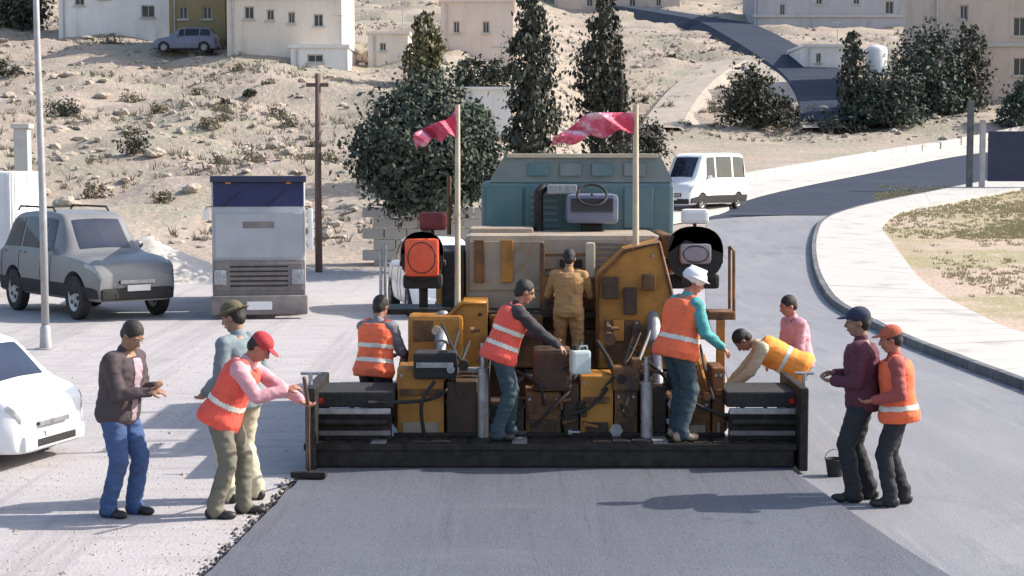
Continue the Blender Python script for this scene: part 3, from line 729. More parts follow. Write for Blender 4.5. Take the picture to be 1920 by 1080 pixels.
# heating boxes, hoses and clutter on the centre screed
b = PB(); b.r(775, 856, 662, 712, 17.1, .35, .03); cb = part(b, 'control_box', M_black)
b = PB(); b.r(780, 850, 680, 690, 17.08, .03, .004); b.obj('face_plate', M_steel, cb)
b = PB(); q = PT(845, 693, 17.06); b.cyl(q, q + V((0, .04, 0)), .04, n=14); b.obj('gauge', M_lamp, cb)
b = PB(); b.r(1000, 1072, 655, 735, 17.15, .4, .05); part(b, 'gas_burner_box', M_brown)
b = PB(); b.r(1150, 1200, 690, 735, 17.15, .3, .03); part(b, 'junction_box', M_ochre2)
def hose(pts, r=.02, m=None):
    q = catmull([PT(*p) for p in pts], 6); b = PB(); b.tube(q, r, 7); part(b, 'hydraulic_hose', m or M_black, None, True)
hose([(800, 840, 17.1), (790, 760, 17.0), (815, 715, 17.05)]); hose([(930, 600, 18.1), (950, 680, 17.5), (1010, 720, 17.1), (1020, 760, 17.15)])
hose([(1120, 640, 18), (1150, 700, 17.4), (1110, 760, 17.1), (1060, 780, 17.12)]); hose([(1180, 650, 18), (1240, 700, 17.4), (1290, 750, 17.1), (1360, 780, 17.0)])
hose([(880, 640, 18), (845, 720, 17.3), (800, 750, 17.05), (690, 755, 16.9)]); hose([(1090, 640, 18.1), (1075, 720, 17.3), (1040, 760, 17.1), (1000, 800, 17.15)], .016)
hose([(1220, 620, 18.1), (1190, 700, 17.5), (1175, 760, 17.15)], .018, M_cabd)
# small fittings, cables and pipes between the bays
for i in range(34):
    x0 = random.choice([random.uniform(840, 1000), random.uniform(1045, 1100), random.uniform(1140, 1215), random.uniform(1215, 1340)]); r0 = random.uniform(610, 815); w_, h_ = random.uniform(7, 20), random.uniform(6, 22)
    b = PB(); q = P(x0, r0, random.uniform(17.1, 17.18)); k = i % 3
    if k == 0: b.cyl(q, q + V((0, .25, 0)), w_ * .0026, n=10); b.cyl(q - V((0, .02, 0)), q + V((0, .02, 0)), w_ * .0036, n=6)
    elif k == 1: b.cyl(q, q + V((random.uniform(.05, .16), .02, random.uniform(-.05, .05))), .018, n=8); b.box(q - V((.022, .02, .022)), q + V((.022, .22, .022)), .006)
    else: b.r(x0, x0 + w_, r0, r0 + h_, 17.16, .3, .01)
    part(b, 'fitting', random.choice([M_dark, M_brown, M_ochre2, M_ochre2, M_steel]), None, k < 2)
for i in range(14):
    x0 = random.uniform(780, 1330); r0 = random.uniform(600, 700); x1 = x0 + random.uniform(-60, 60); hose([(x0, r0, 18.0), (lerp(x0, x1, .3) + random.uniform(-10, 10), r0 + 50, 17.4), (x1, r0 + random.uniform(80, 120), 17.08)], random.uniform(.009, .016), random.choice([M_black, M_black, M_cabd, M_dark]))
# --- tow arms from the screed to the tractor
for x in (-1.22, 2.02):
    b = PB(); b.prism([(x, 17.5, .42), (x, 17.5, .72), (x, 18.6, .98), (x, 21.4, .74), (x, 21.4, .55), (x, 18.6, .72)], (.09, 0, 0)); part(b, 'tow_arm', M_ochre)
for x in (-.75, 1.52):
    b = PB(); b.cyl((x, 17.5, .75), (x, 18.25, 1.35), .055); b.cyl((x, 18.0, 1.15), (x, 18.35, 1.43), .075); part(b, 'lift_cylinder', M_steel, None, True)
# augers
b = PB(); b.cyl((-1.7, 18.05, .36), (2.5, 18.05, .36), .05)
for k in range(64):
    a0 = k * .5; x = -1.7 + k * 4.2 / 64
    p0, p1 = [V((x + dx, 18.05 + .2 * math.cos(a), .36 + .2 * math.sin(a))) for dx, a in ((0, a0), (4.2 / 64, a0 + .5))]
    b.quad((x, 18.05, .36), p0, p1, (x + 4.2 / 64, 18.05, .36))
part(b, 'auger', M_dark)
# --- tractor
b = PB(); b.box((-.62, 18.6, .5), (1.48, 22.4, 1.25), .04); part(b, 'chassis', M_ochre2)
for x in (-.98, 1.48):
    b = PB(); prof = []
    for k in range(28):
        a = 2 * math.pi * k / 28; cy = 3.35 + .37 if math.cos(a) > 0 else 0
        prof.append((x, 19.0 + (2.9 if math.cos(a) > 0 else 0) + .37 * math.cos(a), .38 + .37 * math.sin(a)))
    b.prism(prof, (.36, 0, 0)); tr = part(b, 'crawler_track', M_black)
    for k in range(16):
        b2 = PB(); yy = 18.95 + k * .19; b2.box((x - .01, yy, .745), (x + .37, yy + .1, .775), .004); b2.obj('track_pad', M_dark, tr)
    for k in range(5):
        b2 = PB(); b2.cyl((x - .02, 19.0 + k * .72, .36), (x + .38, 19.0 + k * .72, .36), .2, n=16); b2.obj('roller', M_dark, tr, True, 40)
# rear lower ochre blocks
b = PB(); b.r(765, 868, 592, 690, 18.1, .8, .04); lb = part(b, 'rear_locker', M_ochre)
b = PB(); b.r(775, 815, 600, 640, 18.07, .04, .01); b.obj('locker_door', M_ochre2, lb)
b = PB(); q = PT(818, 620, 18.05); b.cyl(q, q + V((0, .05, 0)), .05, n=12); b.obj('filler_cap', M_yellowp, lb)
b = PB(); b.prism([P(x, y, 18.22) for x, y in ((772, 690), (772, 648), (838, 592), (868, 566), (914, 566), (914, 690))], (0, .85, 0)); fe = part(b, 'rear_fender', M_ochre)
b = PB(); b.tube([P(x, y, 18.2) for x, y in ((774, 688), (774, 648), (838, 594), (868, 568), (912, 568))], .022, 6); b.obj('edge_flange', M_ochre, fe, True)
for hx, hy in ((790, 660), (850, 600), (900, 590), (900, 670), (850, 670)):
    b = PB(); q = P(hx, hy, 18.19); b.cyl(q, q + V((0, .04, 0)), .018, n=6); b.obj('bolt', M_dark, fe)
b = PB(); b.prism([P(x, y, 18.3) for x, y in ((1118, 690), (1118, 520), (1172, 468), (1238, 452), (1264, 560), (1264, 690))], (0, .85, 0)); fe = part(b, 'rear_fender', M_ochre)
b = PB(); b.tube([P(x, y, 18.28) for x, y in ((1120, 688), (1120, 520), (1172, 470), (1236, 455), (1262, 560), (1262, 688))], .022, 6); b.obj('edge_flange', M_ochre2, fe, True)
b = PB(); b.r(1135, 1200, 600, 680, 18.27, .05, .012); b.obj('inspection_cover', M_ochre2, fe)
for hx, hy in ((1140, 606), (1194, 606), (1140, 674), (1194, 674), (1225, 480), (1250, 570)):
    b = PB(); q = P(hx, hy, 18.25); b.cyl(q, q + V((0, .04, 0)), .016, n=6); b.obj('bolt', M_steel, fe)
b = PB(); b.r(1016, 1116, 520, 690, 18.7, .25, .03); eb = part(b, 'engine_cover', M_ochre2)
b = PB(); b.r(985, 1115, 705, 716, 17.8, .9, .01); part(b, 'rear_step', M_dark)
for k in range(6):
    b = PB(); b.r(1026, 1106, 560 + k * 12, 567 + k * 12, 18.68, .02, .003); b.obj('vent_slat', M_ochre2, eb)
b = PB(); b.r(918, 1018, 590, 690, 18.4, .6, .03); part(b, 'valve_housing', M_ochre2)
for x0, x1, r0, r1 in ((925, 950, 600, 640), (955, 975, 610, 660), (985, 1010, 600, 630), (1130, 1160, 520, 560), (1170, 1195, 540, 590), (1205, 1230, 515, 545), (1150, 1170, 600, 640), (1185, 1215, 610, 650)):
    b = PB(); b.r(x0, x1, r0, r1, 18.22, .2, .012); part(b, 'valve_block', random.choice([M_brown, M_ochre2, M_ochre]))
# big dusty hood
b = PB(); b.r(872, 1238, 440, 600, 18.95, 1.5, .06); hd = part(b, 'hood', M_dust)
b = PB(); b.r(880, 1020, 452, 545, 18.93, .03, .01); b.obj('access_panel', M_dust, hd)
b = PB(); b.r(940, 962, 450, 530, 18.9, .05, .01); b.obj('ochre_rib', M_ochre, hd)
b = PB(); b.r(890, 908, 450, 530, 18.9, .05, .01); b.obj('ochre_rib', M_ochre2, hd)
b = PB(); b.r(1050, 1092, 486, 502, 18.88, .06, .01); b.r(1038, 1104, 503, 513, 18.88, .08, .01); b.obj('vent', M_black, hd)
for k in range(5):
    b = PB(); b.r(1118, 1180, 455 + k * 10, 460 + k * 10, 18.93, .03, .003); b.obj('louvre', M_cabd, hd)
b = PB(); b.r(1098, 1116, 455, 600, 18.75, .1, .02); part(b, 'ladder_rail', M_yellowp)
b = PB(); b.r(1012, 1022, 455, 600, 18.75, .08, .02); part(b, 'ladder_rail', M_ochre2)
for k in range(5):
    b = PB(); b.r(1022, 1098, 475 + k * 28, 481 + k * 28, 18.8, .05, .006); part(b, 'ladder_rung', M_ochre2)
# dark recess left of hood: radiator stack and tank
b = PB(); b.r(828, 870, 470, 590, 18.9, 1.3, .03); part(b, 'side_tank', M_black)
b = PB(); b.r(1240, 1262, 440, 600, 18.9, 1.3, .03); part(b, 'side_tank', M_ochre2)
# platform with rail
b = PB(); b.r(790, 1300, 585, 596, 18.45, .65, .008); part(b, 'operator_platform', M_dark)
# hopper wings beyond the engine
for x0, x1 in ((-1.0, -.92), (1.76, 1.84)):
    b = PB(); b.prism([(x0, 22.4, .7), (x0, 22.4, 1.75), (x0, 23.9, 1.45), (x0, 24.0, .6)], (x1 - x0, 0, 0)); part(b, 'hopper_wing', M_ochre)
b = PB(); b.box((-.9, 22.5, .55), (1.75, 24.0, .68), .02); part(b, 'hopper_floor', M_ochre2)
# exhaust and air intake
b = PB(); b.cyl(PT(1010, 450, 20), PT(1010, 372, 20), .055, n=14); q = PT(1010, 372, 20); b.tube([q, q + V((0, 0, .06)), q + V((.05, .1, .12))], .055, 10); part(b, 'exhaust_pipe', M_dark, None, True)
b = PB(); b.r(1062, 1160, 364, 420, 19.7, .5, .06); cs = part(b, 'control_console', M_bluec)
b = PB(); b.r(1070, 1150, 372, 398, 19.68, .03, .008); b.obj('dashboard', M_dglass, cs)
b = PB(); b.r(1090, 1130, 420, 445, 19.8, .2, .02); b.obj('pedestal', M_dark, cs)
b = PB(); q = PT(1110, 366, 19.6); b.lathe(q, (0, -.7, .7), [(0, .015), (.012, .02)], 8); u, w = frame_of(V((0, -.7, .7)))
b.tube([q + (u * math.cos(a) + w * math.sin(a)) * .17 for a in [k * math.pi / 9 for k in range(19)]], .016, 6); b.obj('steering_wheel', M_black, cs, True)
b = PB(); b.r(1026, 1082, 346, 364, 19.9, .3, .02); part(b, 'instrument_hood', M_lamp)
b = PB(); b.r(880, 1000, 428, 442, 19.4, .7, .02); part(b, 'hood_lid', M_dust)
# two swing-out operator seats
def seat(px0, px1, r0, r1, Y, mc, label, head, cush=(.78, .78, .06)):
    w = (px1 - px0); cx = (px0 + px1) / 2
    b = PB(); c0, c1 = PT(px0, r1, Y), PT(px1, r0, Y); cx3 = (c0.x + c1.x) / 2; hw = (c1.x - c0.x) / 2; hh = (c1.z - c0.z) / 2; cz = (c0.z + c1.z) / 2
    outline = [V((cx3 + hw * math.copysign(abs(math.cos(a)) ** .82, math.cos(a)) * .98, Y, cz + hh * math.copysign(abs(math.sin(a)) ** .82, math.sin(a)) * .98)) for a in [2 * math.pi * k / 28 for k in range(40)]]
    b.prism(outline, (0, .14, 0)); s = b.obj('operator_seat', M_black, pav); s['label'] = label
    b = PB(); kx, kz, dz = cush; b.box((cx3 - hw * kx, Y - .06, cz - hh * kz - hh * dz), (cx3 + hw * kx, Y + .05, cz + hh * kz - hh * dz), .13)
    b.obj('back_cushion', mc, s, True, 50)
    b = PB(); b.tube([V((cx3 + hw * kx * .8 * math.cos(a), Y - .058, cz - hh * dz + hh * kz * .8 * math.sin(a))) for a in [2 * math.pi * k / 24 for k in range(25)]], .007, 5); b.obj('piping', M_dark, s, True)
    b = PB(); b.box((cx3 - hw * .9, Y + .1, c0.z - .1), (cx3 + hw * .9, Y + .55, c0.z + .06), .04); b.obj('seat_base', M_black, s)
    for sx in (-1, 1):
        b = PB(); b.box((cx3 + sx * hw * .92 - .03, Y + .1, cz - .12), (cx3 + sx * hw * .92 + .03, Y + .5, cz - .06), .015); b.obj('armrest', M_black, s)
    b = PB(); q0, q1 = PT(cx + head[0] - 26, head[2], Y), PT(cx + head[0] + 26, head[1], Y); b.box((q0.x, Y + .02, q0.z), (q1.x, Y + .12, q1.z), .04); b.obj('headrest', head[3], s)
    b = PB(); b.cyl((cx3 + head[0] * .0057, Y + .09, cz), (cx3 + head[0] * .0057, Y + .09, q0.z + .03), .02, n=8); b.obj('headrest_post', M_dark, s)
    b = PB(); b.cyl((cx3, Y + .3, c0.z - .5), (cx3, Y + .3, c0.z - .08), .05, n=12); b.obj('seat_post', M_dark, s, True, 40)
    return s
M_dred = mat('dark_red_vinyl', (.16, .02, .02), (.10, .015, .015), .5, 6)
seat(750, 832, 434, 526, 18.5, M_redseat, 'black operator seat with a bright red back cushion', (20, 398, 432, M_dred))
seat(1250, 1358, 424, 526, 18.5, M_greyv, 'black operator seat with a mauve grey back cushion', (0, 392, 420, M_wdull), (.55, .38, .02))
b = PB(); b.r(700, 880, 580, 590, 18.5, .7, .01); part(b, 'seat_platform', M_dark)
b = PB(); b.r(1230, 1380, 590, 600, 18.5, .7, .01); part(b, 'seat_platform', M_ochre2)
b = PB()
b.tube([PT(714, 586, 18.5), PT(714, 462, 18.5), PT(722, 456, 18.5), PT(722, 456, 19.1), PT(722, 586, 19.1)], .018, 8); part(b, 'hand_rail', M_steel, None, True)
b = PB(); b.tube([PT(1376, 596, 18.5), PT(1376, 470, 18.5), PT(1368, 464, 18.5), PT(1368, 464, 19.1), PT(1368, 596, 19.1)], .018, 8); part(b, 'hand_rail', M_ochre2, None, True)
b = PB(); b.r(1330, 1378, 585, 600, 17.8, .4, .01); part(b, 'side_step', M_ochre2)
b = PB(); b.r(1344, 1360, 600, 690, 17.8, .1, .01); part(b, 'side_post', M_ochre)
# canopy posts that carry the flags
b = PB(); b.cyl(PT(858, 590, 18.6), PT(858, 196, 18.6), .034, .026, 12); part(b, 'canopy_post', M_yellowp, None, True)
b = PB(); b.cyl(PT(1192, 590, 18.6), PT(1192, 196, 18.6), .038, .03, 12); part(b, 'canopy_post', M_yellowp, None, True)
b = PB(); b.cyl(PT(842, 440, 21.5), PT(842, 330, 21.5), .03, n=10); part(b, 'canopy_post', M_ochre2, None, True)
b = PB(); b.r(820, 905, 690, 700, 17.5, .1, .01); part(b, 'rod', M_steel)
# side marker lights and reflectors
for x in (600, 1485):
    b = PB(); q = PT(x, 752, 16.9); b.cyl(q, q + V((0, .04, 0)), .028, n=12); part(b, 'reflector', M_redlens)
def flag(pole_px, pts_top, pts_bot, Y, m, label, lp):
    """cloth that hangs from the post and streams to one side: top and bottom edges in px"""
    n = 26; T = resample(catmull([PT(x, y, Y) for x, y in pts_top], 8), n); B = resample(catmull([PT(x, y, Y) for x, y in pts_bot], 8), n)
    bm = MB(T[0]); rows = []
    for i, (a, b_) in enumerate(zip(T, B)):
        f = i / (n - 1); row = []
        for k in range(7):
            q = a.lerp(b_, k / 6); q = q + V((0, (.15 * math.sin(f * 11 + k * .45) + .07 * math.sin(f * 25 + k * 1.3)) * (.25 + f), .03 * math.sin(f * 17 + k * .8) * (k / 6) - .02 * f * math.sin(f * 8)))
            row.append(bm.bm.verts.new(q - bm.o))
        rows.append(row)
    bm.skinloops(rows, cap=False, close=False)
    o = bm.obj('flag', m, None, True); o.location = T[0]
    sd = o.modifiers.new('thickness', 'SOLIDIFY'); sd.thickness = .003
    tag(o, label, 'flag', 'flags tied to the paver posts')
    b2 = MB(T[0]); 
    for f in (.3, .62):
        i = int(f * n)
        for k in range(i, i + 5):
            pass
    return o
flag(858, [(856, 204), (838, 222), (812, 234), (784, 244), (776, 252)], [(856, 252), (836, 258), (812, 266), (790, 274), (778, 278)], 18.55, M_flag, 'pink red flag drooping to the left from the paver post by the red seat', None)
flag(1192, [(1190, 212), (1150, 210), (1100, 216), (1075, 236), (1036, 254)], [(1190, 246), (1150, 250), (1100, 262), (1070, 268), (1036, 272)], 18.55, M_flag, 'longer pink red flag streaming left from the paver post by the mauve seat', None)
# loose items on the screed
q = P(1088, 702, 17.0); t = empty('jerrycan', (q.x, 17.05, q.z), rad(15), 'pale green jerrycan standing on the middle of the screed', 'jerrycan')
m = MB(); m.box((-.1, -.07, 0), (.1, .07, .24), .03); m.obj('can_body', M_jerry, t); m = MB(); m.cyl((-.05, 0, .24), (-.05, 0, .29), .025); m.obj('cap', M_black, t)
m = MB(); m.tube([(-.01, 0, .23), (0, 0, .28), (.07, 0, .28), (.08, 0, .23)], .012, 6); m.obj('handle', M_jerry, t, True)

# teal engine housing with grey green lid at the front of the tractor
b = PB(); b.r(903, 1264, 342, 600, 20.3, 2.0, .05); eh = part(b, 'engine_housing', M_teal)
for x0, x1 in ((912, 980), (986, 1052), (1170, 1225)):
    b = PB(); b.r(x0, x1, 352, 428, 20.27, .03, .012); b.obj('panel', M_teal, eh)
for q in range(5):
    b = PB(); b.r(995, 1045, 362 + q * 12, 368 + q * 12, 20.25, .02, .004); b.obj('louvre', M_tealg, eh)
a0, a1, c0, c1 = P(918, 342, 20.3), P(1262, 342, 20.3), P(946, 292, 20.3), P(1238, 292, 20.3)
b = PB(); b.prism([V((a0.x, 20.32, a0.z)), V((a1.x, 20.32, a0.z)), V((a1.x - .03, 20.32, a0.z + .08)), V((c1.x, 20.32, c0.z)), V((c0.x, 20.32, c0.z)), V((a0.x + .03, 20.32, a0.z + .08))], (0, 1.95, 0)); ld = part(b, 'housing_lid', M_tealg)
b = PB(); b.r(950, 1234, 288, 296, 20.28, 2.0, .01); b.obj('edge_strip', M_yellowp, ld)
for q in range(4):
    b = PB(); b.r(990 + q * 60, 1030 + q * 60, 306, 330, 20.29, .025, .008); b.obj('lid_panel', M_tealg if q % 2 else M_teal, ld)
def wheel(parent, c, r, w, ax=(1, 0, 0), rim=None, name='wheel', n=28):
    ax = V(ax).normalized(); c = V(c)
    m = MB(); m.lathe(c - ax * w / 2, ax, [(0, r * .62), (0, r * .9), (w * .12, r * .985), (w * .5, r), (w * .88, r * .985), (w, r * .9), (w, r * .62)], n, cap=False); wo = m.obj('tyre', M_black, None, True, 35)
    wo.name = name; wo.parent = parent
    m = MB(); m.lathe(c - ax * w * .46, ax, [(0, r * .1), (w * .06, r * .12), (w * .1, r * .5), (0, r * .6), (0, r * .64), (w * .9, r * .64), (w * .9, r * .58), (w * .78, r * .5), (w * .82, r * .12), (w * .9, r * .1)], n); m.obj('rim', rim or M_steel, wo, True, 35)
    for s_ in (-1, 1):
        for k in range(5):
            a_ = k * 2 * math.pi / 5; u, w_ = frame_of(ax); q = c + (u * math.cos(a_) + w_ * math.sin(a_)) * r * .34 + ax * s_ * w * .36
            m = MB(); m.cyl(q, q + ax * s_ * .012, r * .1, n=8); m.obj('wheel_hole', M_black, wo)
    return wo

# ================================================================== VEHICLES
M_nglass = mat('navy_windscreen', (.018, .022, .075), (.035, .04, .11), .3, 1.2, spec=.3)
def cr1(vals, u):
    n = len(vals); i = int(min(max(math.floor(u), 0), n - 2)); t = u - i
    p0, p1, p2, p3 = vals[max(i - 1, 0)], vals[i], vals[i + 1], vals[min(i + 2, n - 1)]
    m1, m2 = .36 * (p2 - p0), .36 * (p3 - p1)
    t2, t3 = t * t, t * t * t
    return (2 * t3 - 3 * t2 + 1) * p1 + (t3 - 2 * t2 + t) * m1 + (-2 * t3 + 3 * t2) * p2 + (t3 - t2) * m2
def car(name, label, cat, loc, rz, stations, paint, wheel_x, wr, glass, wind, rear, W, front_lights, tail_lights, lift=.2, clad=None, roofrack=False, group=None, plate=True):
    """stations: (x, half width, belt z, top z, roof half width) from tail to nose; glass = (u0,u1) ranges of side panes"""
    t = empty(name, loc, rz, label, cat, group)
    def sec(u):
        x, w, zb, zt, rw = [cr1([s[k] for s in stations], u) for k in range(5)]
        return x, w, zb, zt, rw
    def pt(u, v):
        x, w, zb, zt, rw = sec(u)
        a = abs(v); sg = 1 if v >= 0 else -1
        k = [(0, lift), (w * .86, lift), (w * .965, lift + .1), (w * 1.0, lift + (zb - lift) * .52), (w * .965, zb - .03), (w * .93, zb), (rw, zt - .06 * min(1, (zt - zb) / .3)), (rw * .72, zt - .004), (0, zt + .012)]
        f = a * 8; y = cr1([q[0] for q in k], f); z = cr1([q[1] for q in k], f)
        return V((x, sg * y, z))
    def nrm(u, v):
        e = .02; d1 = pt(u + e, v) - pt(u - e, v); d2 = pt(u, v + e * .3) - pt(u, v - e * .3); n = d1.cross(d2)
        if n.length < 1e-9: return V((0, 0, 1))
        n.normalize(); c = pt(u, v) - V((sec(u)[0], 0, .75))
        return n if n.dot(c) > 0 else -n
    NS = len(stations) - 1
    us = [NS * i / 72 for i in range(73)]; vs = [i / 30 for i in range(31)]
    m = MB(); loops = []
    for u in us:
        loops.append(m.loop([pt(u, v) for v in vs] + [pt(u, -v) for v in reversed(vs[1:-1])]))
    m.skinloops(loops)
    body = m.obj('body', paint, None, True, 38)
    # wheel arches cut out of the body
    c = MB()
    for x in wheel_x:
        for sg in (-1, 1): c.cyl((x, sg * (W / 2 - .26), wr + .01), (x, sg * (W / 2 + .2), wr + .01), wr * 1.17, n=32)
    cut = c.obj('arch_cut', M_black); md = body.modifiers.new('b', 'BOOLEAN'); md.object = cut; md.operation = 'DIFFERENCE'; md.solver = 'EXACT'
    bpy.context.view_layer.update(); dg = bpy.context.evaluated_depsgraph_get()
    me = bpy.data.meshes.new_from_object(body.evaluated_get(dg)); body.modifiers.clear(); body.data = me; bpy.data.objects.remove(cut)
    me.name = 'body'; body.parent = t
    def patch(u0, u1, v0, v1, off, nm, mt, par=None, nu=12, nv=6, slant0=0, slant1=0):
        m = MB(); rows = []
        for i in range(nu + 1):
            row = []
            for j in range(nv + 1):
                g = j / nv; a = u0 + slant0 * g; b = u1 + slant1 * g
                u = a + (b - a) * i / nu; v = v0 + (v1 - v0) * g
                row.append(m.bm.verts.new(pt(u, v) + nrm(u, v) * off))
            rows.append(row)
        m.skinloops(rows, cap=False, close=False); return m.obj(nm, mt, par or t, True)
    for sg in (-1, 1):
        for (u0, u1, s0, s1) in glass: patch(u0, u1, sg * .645, sg * .735, .008, 'side_window', M_glass, slant0=s0, slant1=s1)
    for rng, nm in ((wind, 'windscreen'), (rear, 'rear_window')):
        if rng: patch(rng[0], rng[1], -.86, -1.0, .01, nm, M_dglass, nv=8).name = nm; patch(rng[0], rng[1], .86, 1.0, .01, nm, M_dglass, nv=8)
    for u in [g[0] - .06 for g in glass] + [glass[-1][1] + .05]:
        for sg in (-1, 1):
            m = MB(); m.tube([pt(u, sg * v) + nrm(u, sg * v) * .002 for v in [.24 + k * .035 for k in range(12)]], .006, 5); m.obj('door_seam', M_black, body)
    for (u0, u1, s0, s1) in glass[:2]:
        for sg in (-1, 1):
            q = pt(u0 + .22 * (u1 - u0), sg * .5) + nrm(u0, sg * .5) * .015; m = MB(); m.box(q - V((.09, .015, .016)), q + V((.09, .015, .016)), .008); m.obj('door_handle', paint, body)
    if clad:
        for sg in (-1, 1): patch(.5, NS - .5, sg * .2, sg * .33, .006, 'sill_cladding', clad, nu=40)
    for x in wheel_x:
        for sg in (-1, 1):
            wheel(t, (x, sg * (W / 2 - .11), wr), wr, .2, ax=(0, 1, 0))
    fx = stations[-1][0]; rx = stations[0][0]
    for sg in (-1, 1):
        uu, v0, v1, d = front_lights
        patch(uu, NS - .12, sg * v0, sg * v1, .012, 'headlight', M_lamp, nu=6)
        uu, v0, v1 = tail_lights; patch(.1, uu, sg * v0, sg * v1, .012, 'tail_light', M_redlens, nu=6)
    zf = sec(NS - .02)[2]
    hw = stations[-1][1]
    m = MB(); m.box((fx - .12, -hw * .98, lift + .02), (fx + .06, hw * .98, lift + .22), .05); bpf = m.obj('front_bumper', clad or paint, t, True, 40)
    m = MB(); m.box((fx + .045, -hw * .62, lift + .06), (fx + .068, hw * .62, lift + .15), .008); m.obj('air_intake', M_black, bpf)
    m = MB(); m.box((fx - .03, -hw * .5, lift + .3), (fx + .03, hw * .5, zf - .06), .015); gr = m.obj('grille', M_black, t)
    for k in range(3):
        z = lerp(lift + .34, zf - .1, k / 2); m = MB(); m.box((fx + .02, -hw * .47, z - .012), (fx + .042, hw * .47, z + .012), .004); m.obj('grille_bar', M_steel, gr)
    m = MB(); m.box((rx - .06, -stations[0][1] * .98, lift + .05), (rx + .12, stations[0][1] * .98, lift + .27), .05); m.obj('rear_bumper', clad or paint, t, True, 40)
    for xx, sg in ((fx + .07, 1), (rx - .075, -1)):
        m = MB(); m.box((xx - .006, -.23, lift + .17), (xx + .006, .23, lift + .27), .004); m.obj('number_plate', M_wdull, t)
    ug = glass[-1][1] - .1
    for sg in (-1, 1):
        q = pt(ug, sg * .64); m = MB(); m.ell(q + V((0, sg * .13, .07)), .06, .1, .075); m.box(q + V((-.03, -.02 if sg < 0 else -.02, .0)), q + V((.02, sg * .1, .05)), .01); m.obj('wing_mirror', paint, t, True, 50)
    if roofrack:
        for sg in (-1, 1):
            zt = stations[3][3]; m = MB(); m.tube([(stations[2][0], sg * .55, zt), (stations[2][0] + .1, sg * .55, zt + .07), (stations[4][0] - .1, sg * .55, zt + .07), (stations[4][0], sg * .55, zt)], .02, 6); m.obj('roof_rail', M_black, t, True)
    return t
HATCH = [(-1.9, .66, .55, .62, .5), (-1.82, .76, .9, 1.0, .56), (-1.5, .80, .93, 1.42, .55), (-.9, .82, .93, 1.49, .57), (-.1, .83, .92, 1.49, .57), (.35, .83, .91, 1.40, .56), (.95, .82, .9, .97, .60), (1.5, .79, .82, .86, .58), (1.8, .70, .70, .74, .5), (1.9, .60, .58, .62, .42)]
SUVS = [(-2.1, .74, .75, .85, .55), (-2.04, .86, 1.05, 1.15, .62), (-1.75, .89, 1.08, 1.66, .62), (-1.0, .90, 1.08, 1.76, .64), (-.1, .91, 1.07, 1.76, .64), (.35, .91, 1.06, 1.68, .62), (.9, .91, 1.05, 1.12, .68), (1.5, .89, 1.0, 1.05, .68), (1.95, .82, .9, .95, .6), (2.08, .74, .72, .78, .5)]
VANS = [(-2.3, .82, .9, 1.3, .6), (-2.27, .9, 1.15, 2.0, .70), (-2.0, .92, 1.18, 2.2, .74), (-1.0, .93, 1.18, 2.24, .75), (.3, .93, 1.18, 2.22, .75), (1.1, .93, 1.16, 2.12, .72), (1.75, .92, 1.12, 1.25, .72), (2.15, .88, .95, 1.02, .64), (2.3, .8, .75, .8, .56)]
g4 = [(1.75, 2.85, .12, 0), (2.98, 4.05, 0, 0), (4.15, 5.0, 0, -.25)]
def heading(deg): return rad(deg)
# near white hatchback on the left edge
CITY = [(-1.75, .62, .55, .62, .5), (-1.68, .74, .9, 1.0, .56), (-1.4, .78, .93, 1.44, .55), (-.9, .80, .93, 1.50, .57), (-.1, .81, .92, 1.50, .57), (.45, .81, .91, 1.41, .56), (1.08, .80, .92, 1.0, .60), (1.5, .76, .84, .89, .58), (1.68, .70, .74, .78, .5), (1.74, .60, .6, .64, .42)]
MICRO = [(-1.65, .62, .55, .62, .5), (-1.6, .74, .9, 1.1, .58), (-1.4, .78, .93, 1.50, .60), (-.9, .80, .93, 1.55, .62), (.2, .81, .92, 1.55, .62), (.9, .81, .91, 1.45, .60), (1.36, .80, .92, 1.0, .62), (1.58, .77, .84, .9, .58), (1.7, .70, .74, .78, .5), (1.74, .62, .6, .64, .42)]
HN = G(60, 872)
car('hatchback', 'white hatchback cut off by the left edge of the picture', 'car', (HN.x - 1.36, HN.y + .62, .004), heading(-17), MICRO, M_white, (-1.12, 1.14), .28, g4, (5.15, 5.9), (1.25, 1.95), 1.66, (7.4, .47, .56, 0), (.9, .45, .6), lift=.2)
hb_ = [o for o in bpy.data.objects if o.get('label', '').startswith('white hatchback cut')][0]; hb_.scale = (.92, .92, .84); hb_.name = 'microvan'; hb_['label'] = 'small white microvan cut off by the left edge in front of the lamp post'; hb_['category'] = 'van'
# charcoal four wheel drive behind the lamp post
q = G(170, 596)
car('off_road_car', 'charcoal four wheel drive car parked at the foot of the slope', 'car', (q.x - .38, q.y + 1.2, .004), heading(-50), SUVS, M_suv, (-1.3, 1.32), .37, g4, (5.15, 5.9), (1.25, 1.95), 1.82, (7.4, .47, .56, 0), (.9, .45, .6), lift=.32, clad=M_black, roofrack=True)
oc = bpy.data.objects['off_road_car']; oc.scale = (1.06, 1.06, 1.17)
# white car behind the paver
q = G(790, 588)
car('hatchback', 'white car half hidden behind the left side of the paver', 'car', (q.x + .3, q.y + .6, .004), heading(-78), HATCH, M_white, (-1.22, 1.2), .29, g4, (5.15, 5.9), (1.25, 1.95), 1.66, (7.4, .47, .56, 0), (.9, .45, .6), lift=.2)
# white van on the road beyond
q = hit(1325, 402)
car('van', 'white van on the road beyond the right side of the paver', 'van', (q.x, q.y + 1.5, hbase(q.x, q.y + 1.5) + .03), heading(-128), VANS, M_white, (-1.5, 1.45), .33, [(1.6, 2.8, 0, 0), (2.95, 3.9, 0, 0), (4.05, 4.9, 0, -.2)], (5.1, 5.9), (1.0, 1.7), 1.86, (6.6, .47, .56, 0), (.9, .45, .6), lift=.25, clad=M_black).scale = (.85, .85, .92)
